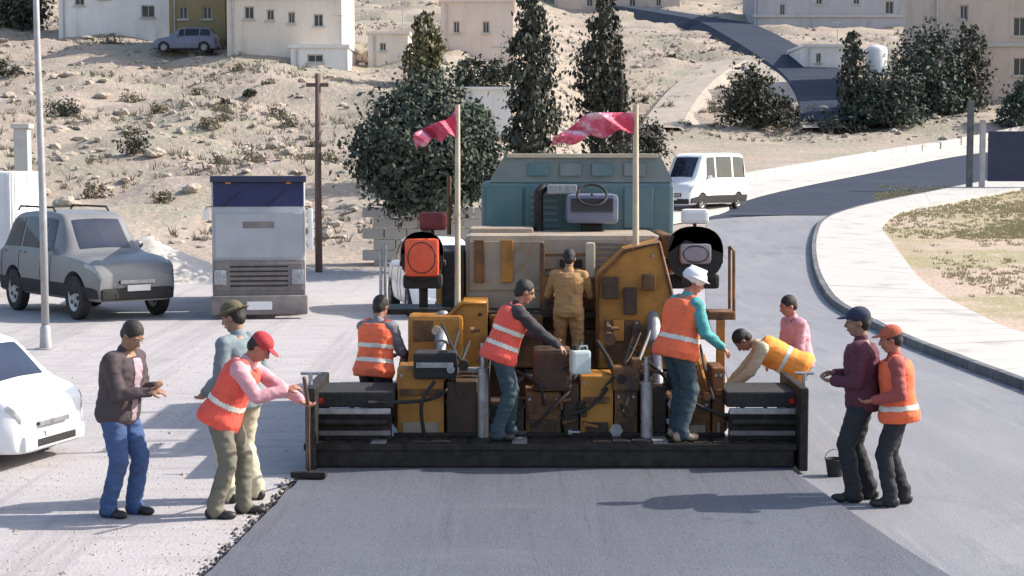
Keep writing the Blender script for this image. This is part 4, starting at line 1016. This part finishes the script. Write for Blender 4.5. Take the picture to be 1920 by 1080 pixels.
# slate blue car by the olive tree on the hill
hp = P(350, 104, 103.5)
car('saloon_car', 'slate blue car parked in front of the olive brown house on the hill', 'car', (hp.x, 103.5, hgt(hp.x, 103.5) + .12), heading(178), HATCH, M_bluec, (-1.22, 1.2), .3, g4, (5.15, 5.9), (1.25, 1.95), 1.66, (7.4, .47, .56, 0), (.9, .45, .6), lift=.22)

# light grey truck seen from the front
q = G(487, 598); TYY = q.y
ht = empty('cab_over_truck', (q.x, TYY, .004), rad(8), 'light grey truck facing the camera with navy windscreen', 'truck')
sc_ = FPX / TYY; hw = 90 / sc_
def tz(r): return P(487, r, TYY).z
def tx(px): return P(px, 500, TYY).x - q.x
m = MB(); m.box((-hw + .03, .03, tz(560)), (hw - .03, 1.75, tz(336)), .1); cab = m.obj('cab', M_cab, ht, True, 40)
m = MB(); m.box((-hw + .06, .012, tz(388)), (hw - .06, .05, tz(342)), .03); ws = m.obj('windscreen', M_nglass, cab)
m = MB(); m.box((-hw + .01, -.12, tz(342)), (hw - .01, .12, tz(330)), .02); m.obj('sun_visor', M_navy, cab)
for f in (-.4, .35):
    m = MB(); m.tube([(f * hw * 1.2 - .25, .0, tz(388)), (f * hw * 1.2 + .1, -.005, tz(360))], .008, 5); m.obj('wiper', M_black, ws)
m = MB(); m.box((-hw + .09, .01, tz(484)), (hw - .09, .06, tz(400)), .02); fpn = m.obj('front_panel', M_cab, cab)
m = MB(); m.box((-.3, -.002, tz(428)), (.3, .02, tz(416)), .004); m.obj('badge_plate', M_cabd, fpn)
m = MB(); m.box((-hw + .04, -.012, tz(556)), (hw - .04, .06, tz(488)), .03); m.obj('lower_panel', M_cabd, cab)
m = MB(); m.box((-hw + .08, -.03, tz(546)), (hw - .08, .06, tz(492)), .03); gr = m.obj('grille', M_cabd, ht)
for k in range(5):
    m = MB(); z = tz(500 + k * 9); m.box((-hw * .6, -.045, z - .015), (hw * .6, -.025, z + .015), .005); m.obj('grille_bar', M_dark, gr)
for sx in (-1, 1):
    m = MB(); m.box((sx * hw * .8 - .12, -.055, tz(534)), (sx * hw * .8 + .12, -.02, tz(506)), .02); m.obj('headlight', M_lamp, ht, True, 40)
    m = MB(); m.box((sx * (hw + .07) - .05, .0, tz(470 if sx > 0 else 412)), (sx * (hw + .07) + .05, .1, tz(392)), .02); mi = m.obj('mirror', M_wdull, ht, True, 40)
    m = MB(); m.tube([(sx * (hw - .05), .1, tz(388)), (sx * (hw + .07), .06, tz(388)), (sx * (hw + .07), .06, tz(396))], .012, 6); m.obj('mirror_arm', M_black, mi)
    m = MB(); m.box((sx * hw * .62 - .05, -.03, tz(345)), (sx * hw * .62 + .05, .03, tz(337)), .01); m.obj('marker_light', M_amber, ht)
m = MB(); m.box((-hw, -.14, tz(590)), (hw, .12, tz(554)), .04); bp = m.obj('front_bumper', M_cabd, ht, True, 40)
m = MB(); m.box((-.24, -.155, tz(580)), (.24, -.14, tz(565)), .003); m.obj('number_plate', M_wdull, bp)
m = MB(); m.box((-.35, 1.2, .55), (-.25, 5.6, .8), .01); m.box((.25, 1.2, .55), (.35, 5.6, .8), .01); m.box((-.35, 5.55, .55), (.35, 5.65, .8)); m.box((-.35, 1.15, .55), (.35, 1.25, .8)); m.obj('chassis', M_dark, ht)
m = MB(); m.box((-hw, 1.95, .95), (hw, 5.7, tz(362)), .03); m.obj('cargo_body', M_cab, ht)
for y in (.95, 4.6):
    for sx in (-1, 1): wheel(ht, (sx * (hw - .16), y, .42), .42, .26)

# white box truck cut by the left edge, standing across the view beyond the charcoal car
q = P(-2, 500, 38); t = empty('box_truck', (q.x, 38, 0), 0, 'white box truck cut off by the left edge behind the charcoal car', 'truck')
zt = P(0, 322, 38).z
m = MB(); m.box((-5.6, 0, .85), (.35, 2.2, zt), .06); bd = m.obj('box_body', M_wdull, t)
for x in (-5.5, -4, -2.6, -1.2, .25):
    m = MB(); m.box((x - .04, -.03, .9), (x + .04, -.002, zt - .05), .01); m.obj('rib', M_wdull, bd)
for y in (.12, 1.1, 2.08):
    m = MB(); m.box((.352, y - .04, .9), (.38, y + .04, zt - .05), .01); m.obj('rib', M_wdull, bd)
m = MB(); m.box((-7.4, .1, .6), (-5.7, 2.1, zt - .3), .1); m.obj('cab', M_wdull, t)
m = MB(); m.box((-7.0, .3, .6), (.2, 1.9, .84), .02); m.obj('chassis', M_dark, t)
for x in (-1.2, -6.4):
    for y in (.25, 1.95): wheel(t, (x, y, .45), .45, .3, ax=(0, 1, 0))
# pale concrete pillar left of the lamp post
q = P(47, 490, 42); t = empty('concrete_pillar', (q.x, 42, 0), 0, 'pale concrete pillar behind the white box truck body', 'pillar')
h = P(47, 232, 42).z; m = MB(); m.box((-.17, -.17, -.2), (.17, .17, h - .12), .02); m.obj('shaft', M_walk, t); m = MB(); m.box((-.23, -.23, h - .12), (.23, .23, h), .02); m.obj('cap', M_walk, t)
# heap of pale rubble right of the charcoal car
rb = MB(); n = 26
hc = P(285, 530, 44); hwid = 2.3
vsn = []
for j in range(n + 1):
    row = []
    for i in range(n + 1):
        x, y = (i / n * 2 - 1), (j / n * 2 - 1); d = math.hypot(x, y)
        z = max(-.1, 1.15 * (1 - d) * (1 - .3 * x) + .14 * mnoise.noise(V((x * 3, y * 3, 2))) * (d < 1) + .07 * mnoise.noise(V((x * 9, y * 9, 5))))
        row.append(rb.bm.verts.new((hc.x + x * hwid, 44 + y * 1.7, z)))
    vsn.append(row)
rb.skinloops(vsn, cap=False, close=False); tag(rb.obj('rubble_heap', M_walk, None, True), 'low heap of pale rubble between the charcoal car and the grey truck', 'rubble heap')

# ================================================================== PEOPLE
SKIN = mat('brown_skin', (.30, .165, .105), (.25, .13, .08), .55, 20, .1, 80)
SKINR = mat('sunburnt_skin', (.40, .17, .11), (.33, .13, .085), .55, 20, .1, 80)
HAIR = mat('black_hair', (.012, .010, .009), (.03, .024, .02), .6, 40, .5, 90)
EYE = mat('eye_white', (.30, .26, .23), (.26, .22, .19), .3, 10)
LIP = mat('lip', (.22, .09, .07), (.18, .07, .06), .5, 10)
def cloth(n, c, v=.75): return mat(n, c, tuple(x * v * .85 + .012 for x in c), .85, 7, .5, 16, detail=7, bdist=.02, c3=tuple(x * .97 + .008 for x in c), lo=.34, hi=.7)
C_orange = cloth('orange_vest_cloth', (.88, .155, .06), .86); C_red = cloth('red_orange_vest_cloth', (.80, .10, .065), .86)
C_yel = cloth('amber_vest_cloth', (.90, .30, .045), .86)
C_strip = mat('silver_tape', (.72, .69, .6), (.6, .58, .5), .35, 10)
C_dkbrown = cloth('dark_brown_jacket_cloth', (.062, .043, .047)); C_jean = cloth('blue_denim', (.045, .085, .20), .6)
C_pink = cloth('faded_pink_cloth', (.62, .30, .33)); C_olive = cloth('olive_trouser_cloth', (.155, .14, .105)); C_cream = cloth('cream_trouser_cloth', (.50, .45, .32))
C_teal = cloth('teal_shirt_cloth', (.07, .30, .30)); C_tealp = cloth('pale_teal_shirt_cloth', (.17, .215, .23)); C_green = cloth('dark_green_cloth', (.03, .085, .05))
C_dkteal = cloth('dark_slate_trouser_cloth', (.03, .055, .068)); C_black = cloth('black_trouser_cloth', (.018, .019, .023), .7); C_maroon = cloth('dark_maroon_shirt_cloth', (.10, .022, .038))
C_char = cloth('charcoal_cloth', (.035, .03, .034)); C_redcap = cloth('dark_red_cap_cloth', (.40, .03, .035)); C_navy = cloth('navy_cap_cloth', (.02, .025, .055)); C_whitecap = mat('white_helmet_plastic', (.72, .70, .70), (.65, .63, .63), .35, 6)
C_olcap = cloth('olive_hat_cloth', (.10, .085, .04)); C_tan = cloth('tan_boot_leather', (.36, .27, .19)); C_shoe = mat('black_shoe_leather', (.02, .019, .018), (.04, .036, .033), .5, 12); C_mauve = cloth('mauve_shirt_cloth', (.36, .26, .30)); C_grey = cloth('grey_shirt_cloth', (.20, .19, .21))
C_ochre = cloth('ochre_overall_cloth', (.36, .20, .075))
C_orange2 = cloth('dull_red_shirt_cloth', (.34, .07, .06)); C_redcap2 = cloth('rust_red_cap_cloth', (.45, .10, .05))
C_skincl = cloth('pale_grey_cloth', (.45, .43, .43))

def caps(m, p, q, r0, r1, n=14):
    """closed tapered capsule"""
    p, q = V(p), V(q); d = q - p; L = d.length
    if L < 1e-5: m.ell(p, r0, r0, r0); return
    ax = d / L; u, w = frame_of(ax); loops = []
    st = [(-r0 * math.cos(a), r0 * math.sin(a)) for a in (.25, .6, 1.0, 1.35)] + [(L * f, r0 + (r1 - r0) * f) for f in (0, .35, .7, 1)] + [(L + r1 * math.sin(a), r1 * math.cos(a)) for a in (.22, .55, .95, 1.3)]
    for h, r in st: loops.append(m.loop([p + ax * h + (u * math.cos(2 * math.pi * k / n) + w * math.sin(2 * math.pi * k / n)) * r for k in range(n)]))
    m.skinloops(loops)
def ik(a, b, l1, l2, bend):
    d = b - a; L = d.length
    if L > (l1 + l2) * .998: L = (l1 + l2) * .998; b = a + d.normalized() * L
    dn = d.normalized(); x = (L * L + l1 * l1 - l2 * l2) / (2 * L); h = math.sqrt(max(0, l1 * l1 - x * x))
    pp = bend - dn * bend.dot(dn); pp.normalize(); return a + dn * x + pp * h, b
def remesh(m, name, material, parent, vox, smooth=4, wrinkle=0.0, seed=0, fn=None):
    bmesh.ops.recalc_face_normals(m.bm, faces=m.bm.faces[:])
    me = bpy.data.meshes.new(name); m.bm.to_mesh(me); m.bm.free()
    o = bpy.data.objects.new(name, me); COL.objects.link(o)
    r = o.modifiers.new('r', 'REMESH'); r.mode = 'VOXEL'; r.voxel_size = vox; r.use_smooth_shade = True
    s = o.modifiers.new('s', 'SMOOTH'); s.factor = .5; s.iterations = smooth
    bpy.context.view_layer.update(); dg = bpy.context.evaluated_depsgraph_get()
    ev = bpy.data.meshes.new_from_object(o.evaluated_get(dg)); o.modifiers.clear(); o.data = ev; bpy.data.meshes.remove(me); ev.name = name
    if wrinkle or fn:
        ns = [v.normal.copy() for v in ev.vertices]
        for v, n in zip(ev.vertices, ns):
            q = v.co + V((seed * 3.7, 0, 0))
            if wrinkle:
                a = mnoise.noise(V((q.x * 7, q.y * 7, q.z * 13))); b = mnoise.noise(V((q.x * 16 + 4, q.y * 16, q.z * 28)))
                v.co += n * (wrinkle * (1 - 2 * abs(a)) * .8 + wrinkle * .45 * b)
            if fn: v.co = fn(v.co)
    ev.materials.clear(); ev.materials.append(material)
    ev.polygons.foreach_set('use_smooth', [True] * len(ev.polygons))
    o.parent = parent; return o
PID = [0]
def person(label, loc, face, h=1.72, lean=0, feet=((.05, .13), (-.05, -.13)), hands=((.25, .25, .95), (.25, -.25, .95)), head=(0, 0), shirt=C_grey, trousers=C_black, vest=None, vest_z=(-.16, .5), shoe=C_shoe, hat=None, hatm=None, skin=SKIN, sleeve=1.0, hip_dx=None, hip_z=None, side=0, tail=None, stripes=(.06, .22), legs2=None, foot_z=(0, 0), twist=0, bulk=1.0, front=None):
    """x is forward, y to the person's left; lean and head pitch in degrees"""
    PID[0] += 1; sd = PID[0]
    t = empty('person', loc, rad(face), label, 'person'); sc = h / 1.74; t.scale = (sc, sc, sc)
    L = rad(lean); sdirn = V((math.sin(L), math.sin(rad(side)), math.cos(L))).normalized(); fw = V((math.cos(L), 0, -math.sin(L)))
    tw = Matrix.Rotation(rad(twist), 3, sdirn); lat = (tw @ V((0, 1, 0))); lat = (lat - sdirn * lat.dot(sdirn)).normalized(); fwt = lat.cross(sdirn)
    hz = hip_z or .915; pel = V((hip_dx if hip_dx is not None else -.12 * math.sin(L), 0, hz))
    latp = V((0, 1, 0))
    hips = [pel + latp * .092 * s for s in (1, -1)]
    ankles = [V((f[0], f[1], .085 + z)) for f, z in zip(feet, foot_z)]
    knees = []
    for i in range(2):
        k, a = ik(hips[i], ankles[i], .43, .43, V((1, (.15, -.15)[i], 0))); knees.append(k); 
    neck = pel + sdirn * .53; sh = [pel + sdirn * .455 + lat * .185 * s for s in (1, -1)]
    elb, wr = [], []
    for i in range(2):
        e, w = ik(sh[i], V(hands[i]), .29, .255, V((-.55, (.5, -.5)[i], -.75))); elb.append(e); wr.append(w)
    hp, hy = rad(head[0]), rad(head[1]); 
    nd = V((math.sin(L * .6 + hp * .5), 0, math.cos(L * .6 + hp * .5)))
    hc = neck + nd * .155
    Rh = Matrix.Rotation(hy, 3, 'Z') @ Matrix.Rotation(hp, 3, 'Y')
    hc = hc + Rh @ V((.018, 0, 0))
    def H(x, y, z): return hc + Rh @ V((x, y, z))
    tors = [(-.10, .125, .095), (-.03, .165, .118), (.08, .155, .11), (.2, .148, .105), (.32, .165, .115), (.42, .175, .108), (.485, .12, .08), (.53, .06, .06)]
    def torso(m, g, lo=-.2, hi=.6, gl=0, flare=0.0):
        loops = []
        sel = [q for q in tors if lo - .001 <= q[0] <= hi + .001]
        for d, a, b in sel:
            ex = flare * max(0, (.1 - d))
            c = pel + sdirn * d
            loops.append(m.loop([c + lat * (a * bulk + g + gl + ex) * math.copysign(abs(math.cos(k)) ** .85, math.cos(k)) + fwt * (b * bulk + g + ex) * math.copysign(abs(math.sin(k)) ** .85, math.sin(k)) for k in [2 * math.pi * q / 22 for q in range(22)]]))
        m.skinloops(loops)
    # ---- body: one continuous surface with face and hands
    m = MB(); torso(m, 0)
    for i in range(2):
        caps(m, hips[i], knees[i], .082, .056); caps(m, knees[i], ankles[i], .054, .038); caps(m, ankles[i], ankles[i] + V((.1, 0, -.05)), .038, .03)
        caps(m, sh[i] - lat * (.05, -.05)[i], sh[i], .07, .06); caps(m, sh[i], elb[i], .055, .041); caps(m, elb[i], wr[i], .041, .028)
        d = (wr[i] - elb[i]).normalized(); u = d.cross(lat).normalized(); sgn = (1, -1)[i]
        acr = u.cross(d).normalized()
        wide = (acr * .7 + V((0, 0, 1)) * .3); wide = (wide - d * wide.dot(d)).normalized(); pn = d.cross(wide) * sgn
        for k in range(4):                                      # palm and four curled fingers
            off = wide * (-.03 + .02 * k); b0 = wr[i] + d * .012 + off * .6; b1 = wr[i] + d * .088 + off
            caps(m, b0, b1, .017, .0135, 8)
            ln = (.066, .076, .072, .056)[k]; c1 = b1 + (d * .9 + pn * .35).normalized() * ln * .5; c2 = c1 + (d * .45 + pn * .85).normalized() * ln * .5
            caps(m, b1, c1, .0105, .0095, 8); caps(m, c1, c2, .0095, .0085, 8)
        th0 = wr[i] + d * .03 - wide * .03; th1 = th0 + (d * .6 - wide * .65 + pn * .3).normalized() * .042; th2 = th1 + (d * .85 - wide * .1 + pn * .4).normalized() * .032
        caps(m, th0, th1, .015, .0125, 8); caps(m, th1, th2, .012, .010, 8)
    caps(m, neck - sdirn * .06, hc - Rh @ V((.02, 0, .05)), .058, .052)
    m.ell(H(-.012, 0, .028), .098, .076, .095, Rh, 20, 14); m.ell(H(.028, 0, -.035), .068, .060, .082, Rh, 18, 12)
    caps(m, H(.05, -.022, -.092), H(.05, .022, -.092), .026, .026); caps(m, H(.085, 0, .02), H(.108, 0, -.022), .009, .016)
    caps(m, H(.076, -.045, .032), H(.076, .045, .032), .012, .012); caps(m, H(.086, -.018, -.06), H(.086, .018, -.06), .011, .011)
    for s in (1, -1): m.ell(H(-.008, .077 * s, -.008), .019, .009, .03, Rh, 10, 8)
    body = remesh(m, 'body', skin, t, .0085, 2)
    for s in (1, -1):
        m = MB(); m.ell(H(.083, .031 * s, .014), .010, .0125, .008, Rh, 10, 8); e = m.obj('eye', EYE, t, True)
        m = MB(); m.ell(H(.0915, .031 * s, .014), .004, .006, .006, Rh, 8, 6); m.obj('iris', HAIR, e, True)
        m = MB(); caps(m, H(.088, .02 * s, .036), H(.082, .046 * s, .037), .0045, .0035, 6); m.obj('eyebrow', HAIR, t, True)
    m = MB(); caps(m, H(.0975, -.02, -.061), H(.0975, .02, -.061), .0045, .0045, 6); m.obj('mouth', LIP, t, True)
    # ---- clothes
    m = MB(); torso(m, .018, hi=-.02)
    for i in range(2):
        caps(m, hips[i], knees[i], .108, .078); caps(m, knees[i], ankles[i] + V((0, 0, .02)), .077, .066)
        caps(m, ankles[i] + V((0, 0, .05)), ankles[i] - V((-.012, 0, .01)), .067, .072)
    tr = remesh(m, 'trousers', trousers, t, .012, 4, .011, sd)
    if legs2:
        tr['label'] = legs2
    m = MB(); torso(m, .034, lo=-.12, hi=.5)
    for i in range(2):
        caps(m, sh[i] - lat * (.06, -.06)[i], sh[i], .085, .078); caps(m, sh[i], elb[i], .072, .057)
        if sleeve > .5: caps(m, elb[i], elb[i].lerp(wr[i], .96), .058, .044)
    caps(m, neck - sdirn * .05, neck + sdirn * .0, .075, .064)
    jo = remesh(m, 'jacket' if shirt is C_dkbrown else 'shirt', shirt, t, .012, 4, .010, sd + 20)
    if front:
        b = bmesh.new(); b.from_mesh(jo.data); b.normal_update(); keep = []
        for f in b.faces:
            q = f.calc_center_median() - pel; s_, y_ = q.dot(sdirn), q.dot(lat)
            if not (-.05 < s_ < .5 and abs(y_) < .035 + .05 * max(0, s_) and f.normal.dot(fwt) > .45 and q.dot(fwt) < .2): keep.append(f)
        bmesh.ops.delete(b, geom=keep, context='FACES')
        for v in b.verts: v.co += v.normal * .004
        if b.faces:
            m2 = bpy.data.meshes.new('shirt_front'); b.to_mesh(m2); m2.materials.clear(); link('shirt_front', m2, front, jo)
        b.free()
    if vest:
        m = MB(); torso(m, .053, lo=vest_z[0], hi=vest_z[1], gl=-.006, flare=.22)
        for s in (1, -1): caps(m, pel + sdirn * .40 + lat * .12 * s, pel + sdirn * .475 + lat * .125 * s, .088, .075)
        vo = remesh(m, 'safety_vest', vest, t, .012, 3, .006, sd + 40)
        me = vo.data
        for (z0, w) in [(z, .045) for z in stripes]:
            b = bmesh.new(); b.from_mesh(me); b.normal_update()
            dl = [f for f in b.faces if not (z0 < (f.calc_center_median() - pel).dot(sdirn) < z0 + w and abs(f.normal.dot(sdirn)) < .75)]
            bmesh.ops.delete(b, geom=dl, context='FACES')
            for v in b.verts: v.co += v.normal * .004
            if b.faces:
                m2 = bpy.data.meshes.new('reflective_stripe'); b.to_mesh(m2); m2.materials.clear(); link('reflective_stripe', m2, C_strip, vo)
            b.free()
    for i in range(2):
        a = ankles[i]; m = MB(); g = a.z - .085
        m.ell((a.x - .035, a.y, g + .05), .055, .043, .055); m.ell((a.x + .03, a.y, g + .052), .085, .045, .05); m.ell((a.x + .125, a.y + (.008, -.008)[i], g + .036), .078, .048, .04); caps(m, V((a.x, a.y, g + .06)), V((a.x, a.y, g + .12)), .045, .047)
        remesh(m, 'shoe', shoe, t, .010, 2, fn=lambda c, g=g: V((c.x, c.y, max(c.z, g + .002))))
    # ---- hair and headwear
    m = MB(); m.ell(H(-.022, 0, .040), .101, .083, .094, Rh, 18, 12); m.ell(H(-.055, 0, -.01), .062, .07, .075, Rh, 14, 10)
    ho = remesh(m, 'hair', HAIR, t, .010, 1, .003, sd + 60)
    if hat == 'cap':
        m = MB(); m.ell(H(-.016, 0, .058), .108, .09, .086, Rh, 18, 12); m.ell(H(.11, 0, .052), .075, .07, .010, Rh, 14, 8); remesh(m, 'cap', hatm, t, .009, 2)
    elif hat == 'helmet':
        m = MB(); m.ell(H(-.008, 0, .06), .128, .108, .098, Rh, 20, 14); m.ell(H(.01, 0, .045), .155, .128, .014, Rh, 20, 8); caps(m, H(-.08, 0, .145), H(.08, 0, .145), .016, .016); remesh(m, 'helmet', hatm, t, .009, 1)
    elif hat == 'brim':
        m = MB(); m.ell(H(-.012, 0, .065), .108, .09, .085, Rh, 18, 12); m.ell(H(-.005, 0, .052), .17, .155, .012, Rh, 20, 8); remesh(m, 'hat', hatm, t, .009, 2)
    elif hat == 'wrap':
        m = MB(); m.ell(H(-.018, 0, .05), .113, .096, .098, Rh, 18, 12); m.ell(H(-.06, 0, -.05), .07, .09, .09, Rh, 14, 10); caps(m, H(-.05, -.06, -.1), H(-.05, .06, -.1), .06, .06); remesh(m, 'head_cloth', hatm, t, .010, 2, .006, sd)
    return t
# 1 man in the brown jacket
q = G(228, 967)
person('person in dark brown jacket and blue jeans looking down at his hands', (q.x, q.y, 0), -22, 1.76, 9, ((.06, .10), (-.06, -.11)), ((.33, .05, 1.13), (.34, -.06, 1.10)), (38, -8), C_dkbrown, C_jean, skin=SKIN, bulk=1.12, front=C_mauve)
# 2 bent worker with the rake
q = G(430, 968)
rp = person('person in red orange vest and red cap stooping over a long handled rake', (q.x, q.y, 0), -6, 1.72, 27, ((.10, .12), (-.10, -.12)), ((.62, .16, 1.02), (.55, -.14, 1.15)), (42, 0), C_pink, C_olive, C_red, hat='cap', hatm=C_redcap, skin=SKINR, stripes=(.1,))
t = empty('asphalt_rake', (q.x, q.y, 0), rad(-6), 'long handled asphalt rake held by the stooping worker in the red cap', 'rake')
m = MB(); m.tube([(.76, -.36, 1.27), (.72, -.12, 1.12), (.665, .2, .94), (.50, .9, .50), (.37, 1.48, .15)], .017, 10); m.obj('handle', M_wood, t, True)
m = MB(); m.box((.2, 1.44, .07), (.54, 1.54, .13), .01); hd = m.obj('rake_head', M_dark, t)
# 3 standing behind him
q = G(456, 940)
person('person in olive sun hat, grey blue shirt and cream trousers behind the stooping raker', (q.x, q.y, 0), 150, 1.84, 5, ((.05, .12), (-.05, -.12)), ((.22, .22, .95), (.18, -.26, .92)), (20, 10), C_tealp, C_cream, hat='brim', hatm=C_olcap, skin=SKIN)
# 4 worker at the left end of the screed
q = P(704, 800, 18.15)
person('person in orange vest standing behind the left screed extension with back turned', (q.x, 18.15, .0), 62, 1.68, 10, ((.05, .12), (-.05, -.12)), ((.42, .12, 1.02), (.40, -.16, 1.02)), (18, 0), C_grey, C_black, C_orange, skin=SKIN)
# 5 worker in the middle of the walkway
q = P(945, 838, 16.95)
person('person in red orange vest leaning right over the middle of the screed', (q.x, 16.97, .31), 12, 1.66, 21, ((.08, .11), (-.1, -.12)), ((.52, .24, 1.02), (.56, -.16, .98)), (22, 0), C_char, C_dkteal, C_red, skin=SKIN)
# 10 operator high in the middle, back to the camera
q = P(1066, 712, 18.25)
person('person in ochre overall standing high in the middle of the paver with back turned', (q.x, 18.3, q.z), 84, 1.42, 8, ((.05, .12), (-.05, -.12)), ((.40, .22, 1.1), (.40, -.22, 1.08)), (14, 0), C_ochre, C_ochre, skin=SKIN)
# 6 worker at the right of the walkway
q = P(1272, 838, 16.95)
person('person in orange vest teal shirt and white helmet standing at the right of the screed', (q.x, 16.97, .31), 28, 1.74, 14, ((.05, .13), (-.06, -.14)), ((.44, .20, 1.0), (.32, -.28, .94)), (22, -20), C_teal, C_dkteal, C_orange, hat='helmet', hatm=C_whitecap, skin=SKINR, shoe=C_tan, bulk=1.14, stripes=(.08,))
# 7 bent worker beyond the right extension
q = P(1478, 800, 18.2)
person('person in amber vest bending low beyond the right screed extension', (q.x, 18.2, .0), 172, 1.68, 62, ((.14, .14), (-.12, -.14)), ((.62, .10, .72), (.66, -.14, .70)), (62, 0), C_cream, C_char, C_yel, skin=SKIN, stripes=(.16,))
# 8 standing behind him
q = P(1496, 800, 19.1)
person('person in pale pink shirt standing behind the bending worker in amber vest', (q.x, 19.1, .0), 196, 1.62, 12, ((.05, .12), (-.05, -.12)), ((.30, .10, .98), (.26, -.22, .90)), (20, 0), C_pink, C_char, skin=SKINR)
# 9 two men on the right
q = G(1680, 950)
person('shorter person in orange vest and rust red cap beside the one in navy cap', (q.x, q.y, .014), 172, 1.63, 5, ((.06, .09), (-.08, -.10)), ((.24, .24, 1.04), (.26, -.20, 1.04)), (12, 0), C_orange2, C_black, C_orange, vest_z=(-.16, .5), hat='cap', hatm=C_redcap2, skin=SKINR, stripes=(.02,), bulk=1.0)
q = G(1614, 941)
person('taller person in navy cap and dark maroon shirt beside the rust red cap', (q.x, q.y, .014), 166, 1.77, 3, ((.06, .10), (-.07, -.10)), ((.25, .10, 1.08), (.25, -.14, 1.12)), (6, 10), C_maroon, C_black, hat='cap', hatm=C_navy, skin=SKIN, bulk=1.06)
# black bucket on the mat beside him
q = G(1566, 892, .014); t = empty('bucket', (q.x, q.y, .014), 0, 'small black rubber bucket left beside the person in the navy cap', 'bucket')
m = MB(); m.lathe((0, 0, 0), (0, 0, 1), [(.012, .0), (0, .075), (.16, .10), (.165, .106), (.172, .1), (.165, .096), (.02, .068), (.02, .001)], 20, cap=False); m.obj('pail', M_black, t, True, 40)
m = MB(); m.tube([V((.1 * math.cos(a), .02, .16 + .1 * math.sin(a))) for a in [math.pi * k / 10 for k in range(11)]], .005, 6); m.obj('handle', M_steel, t, True)
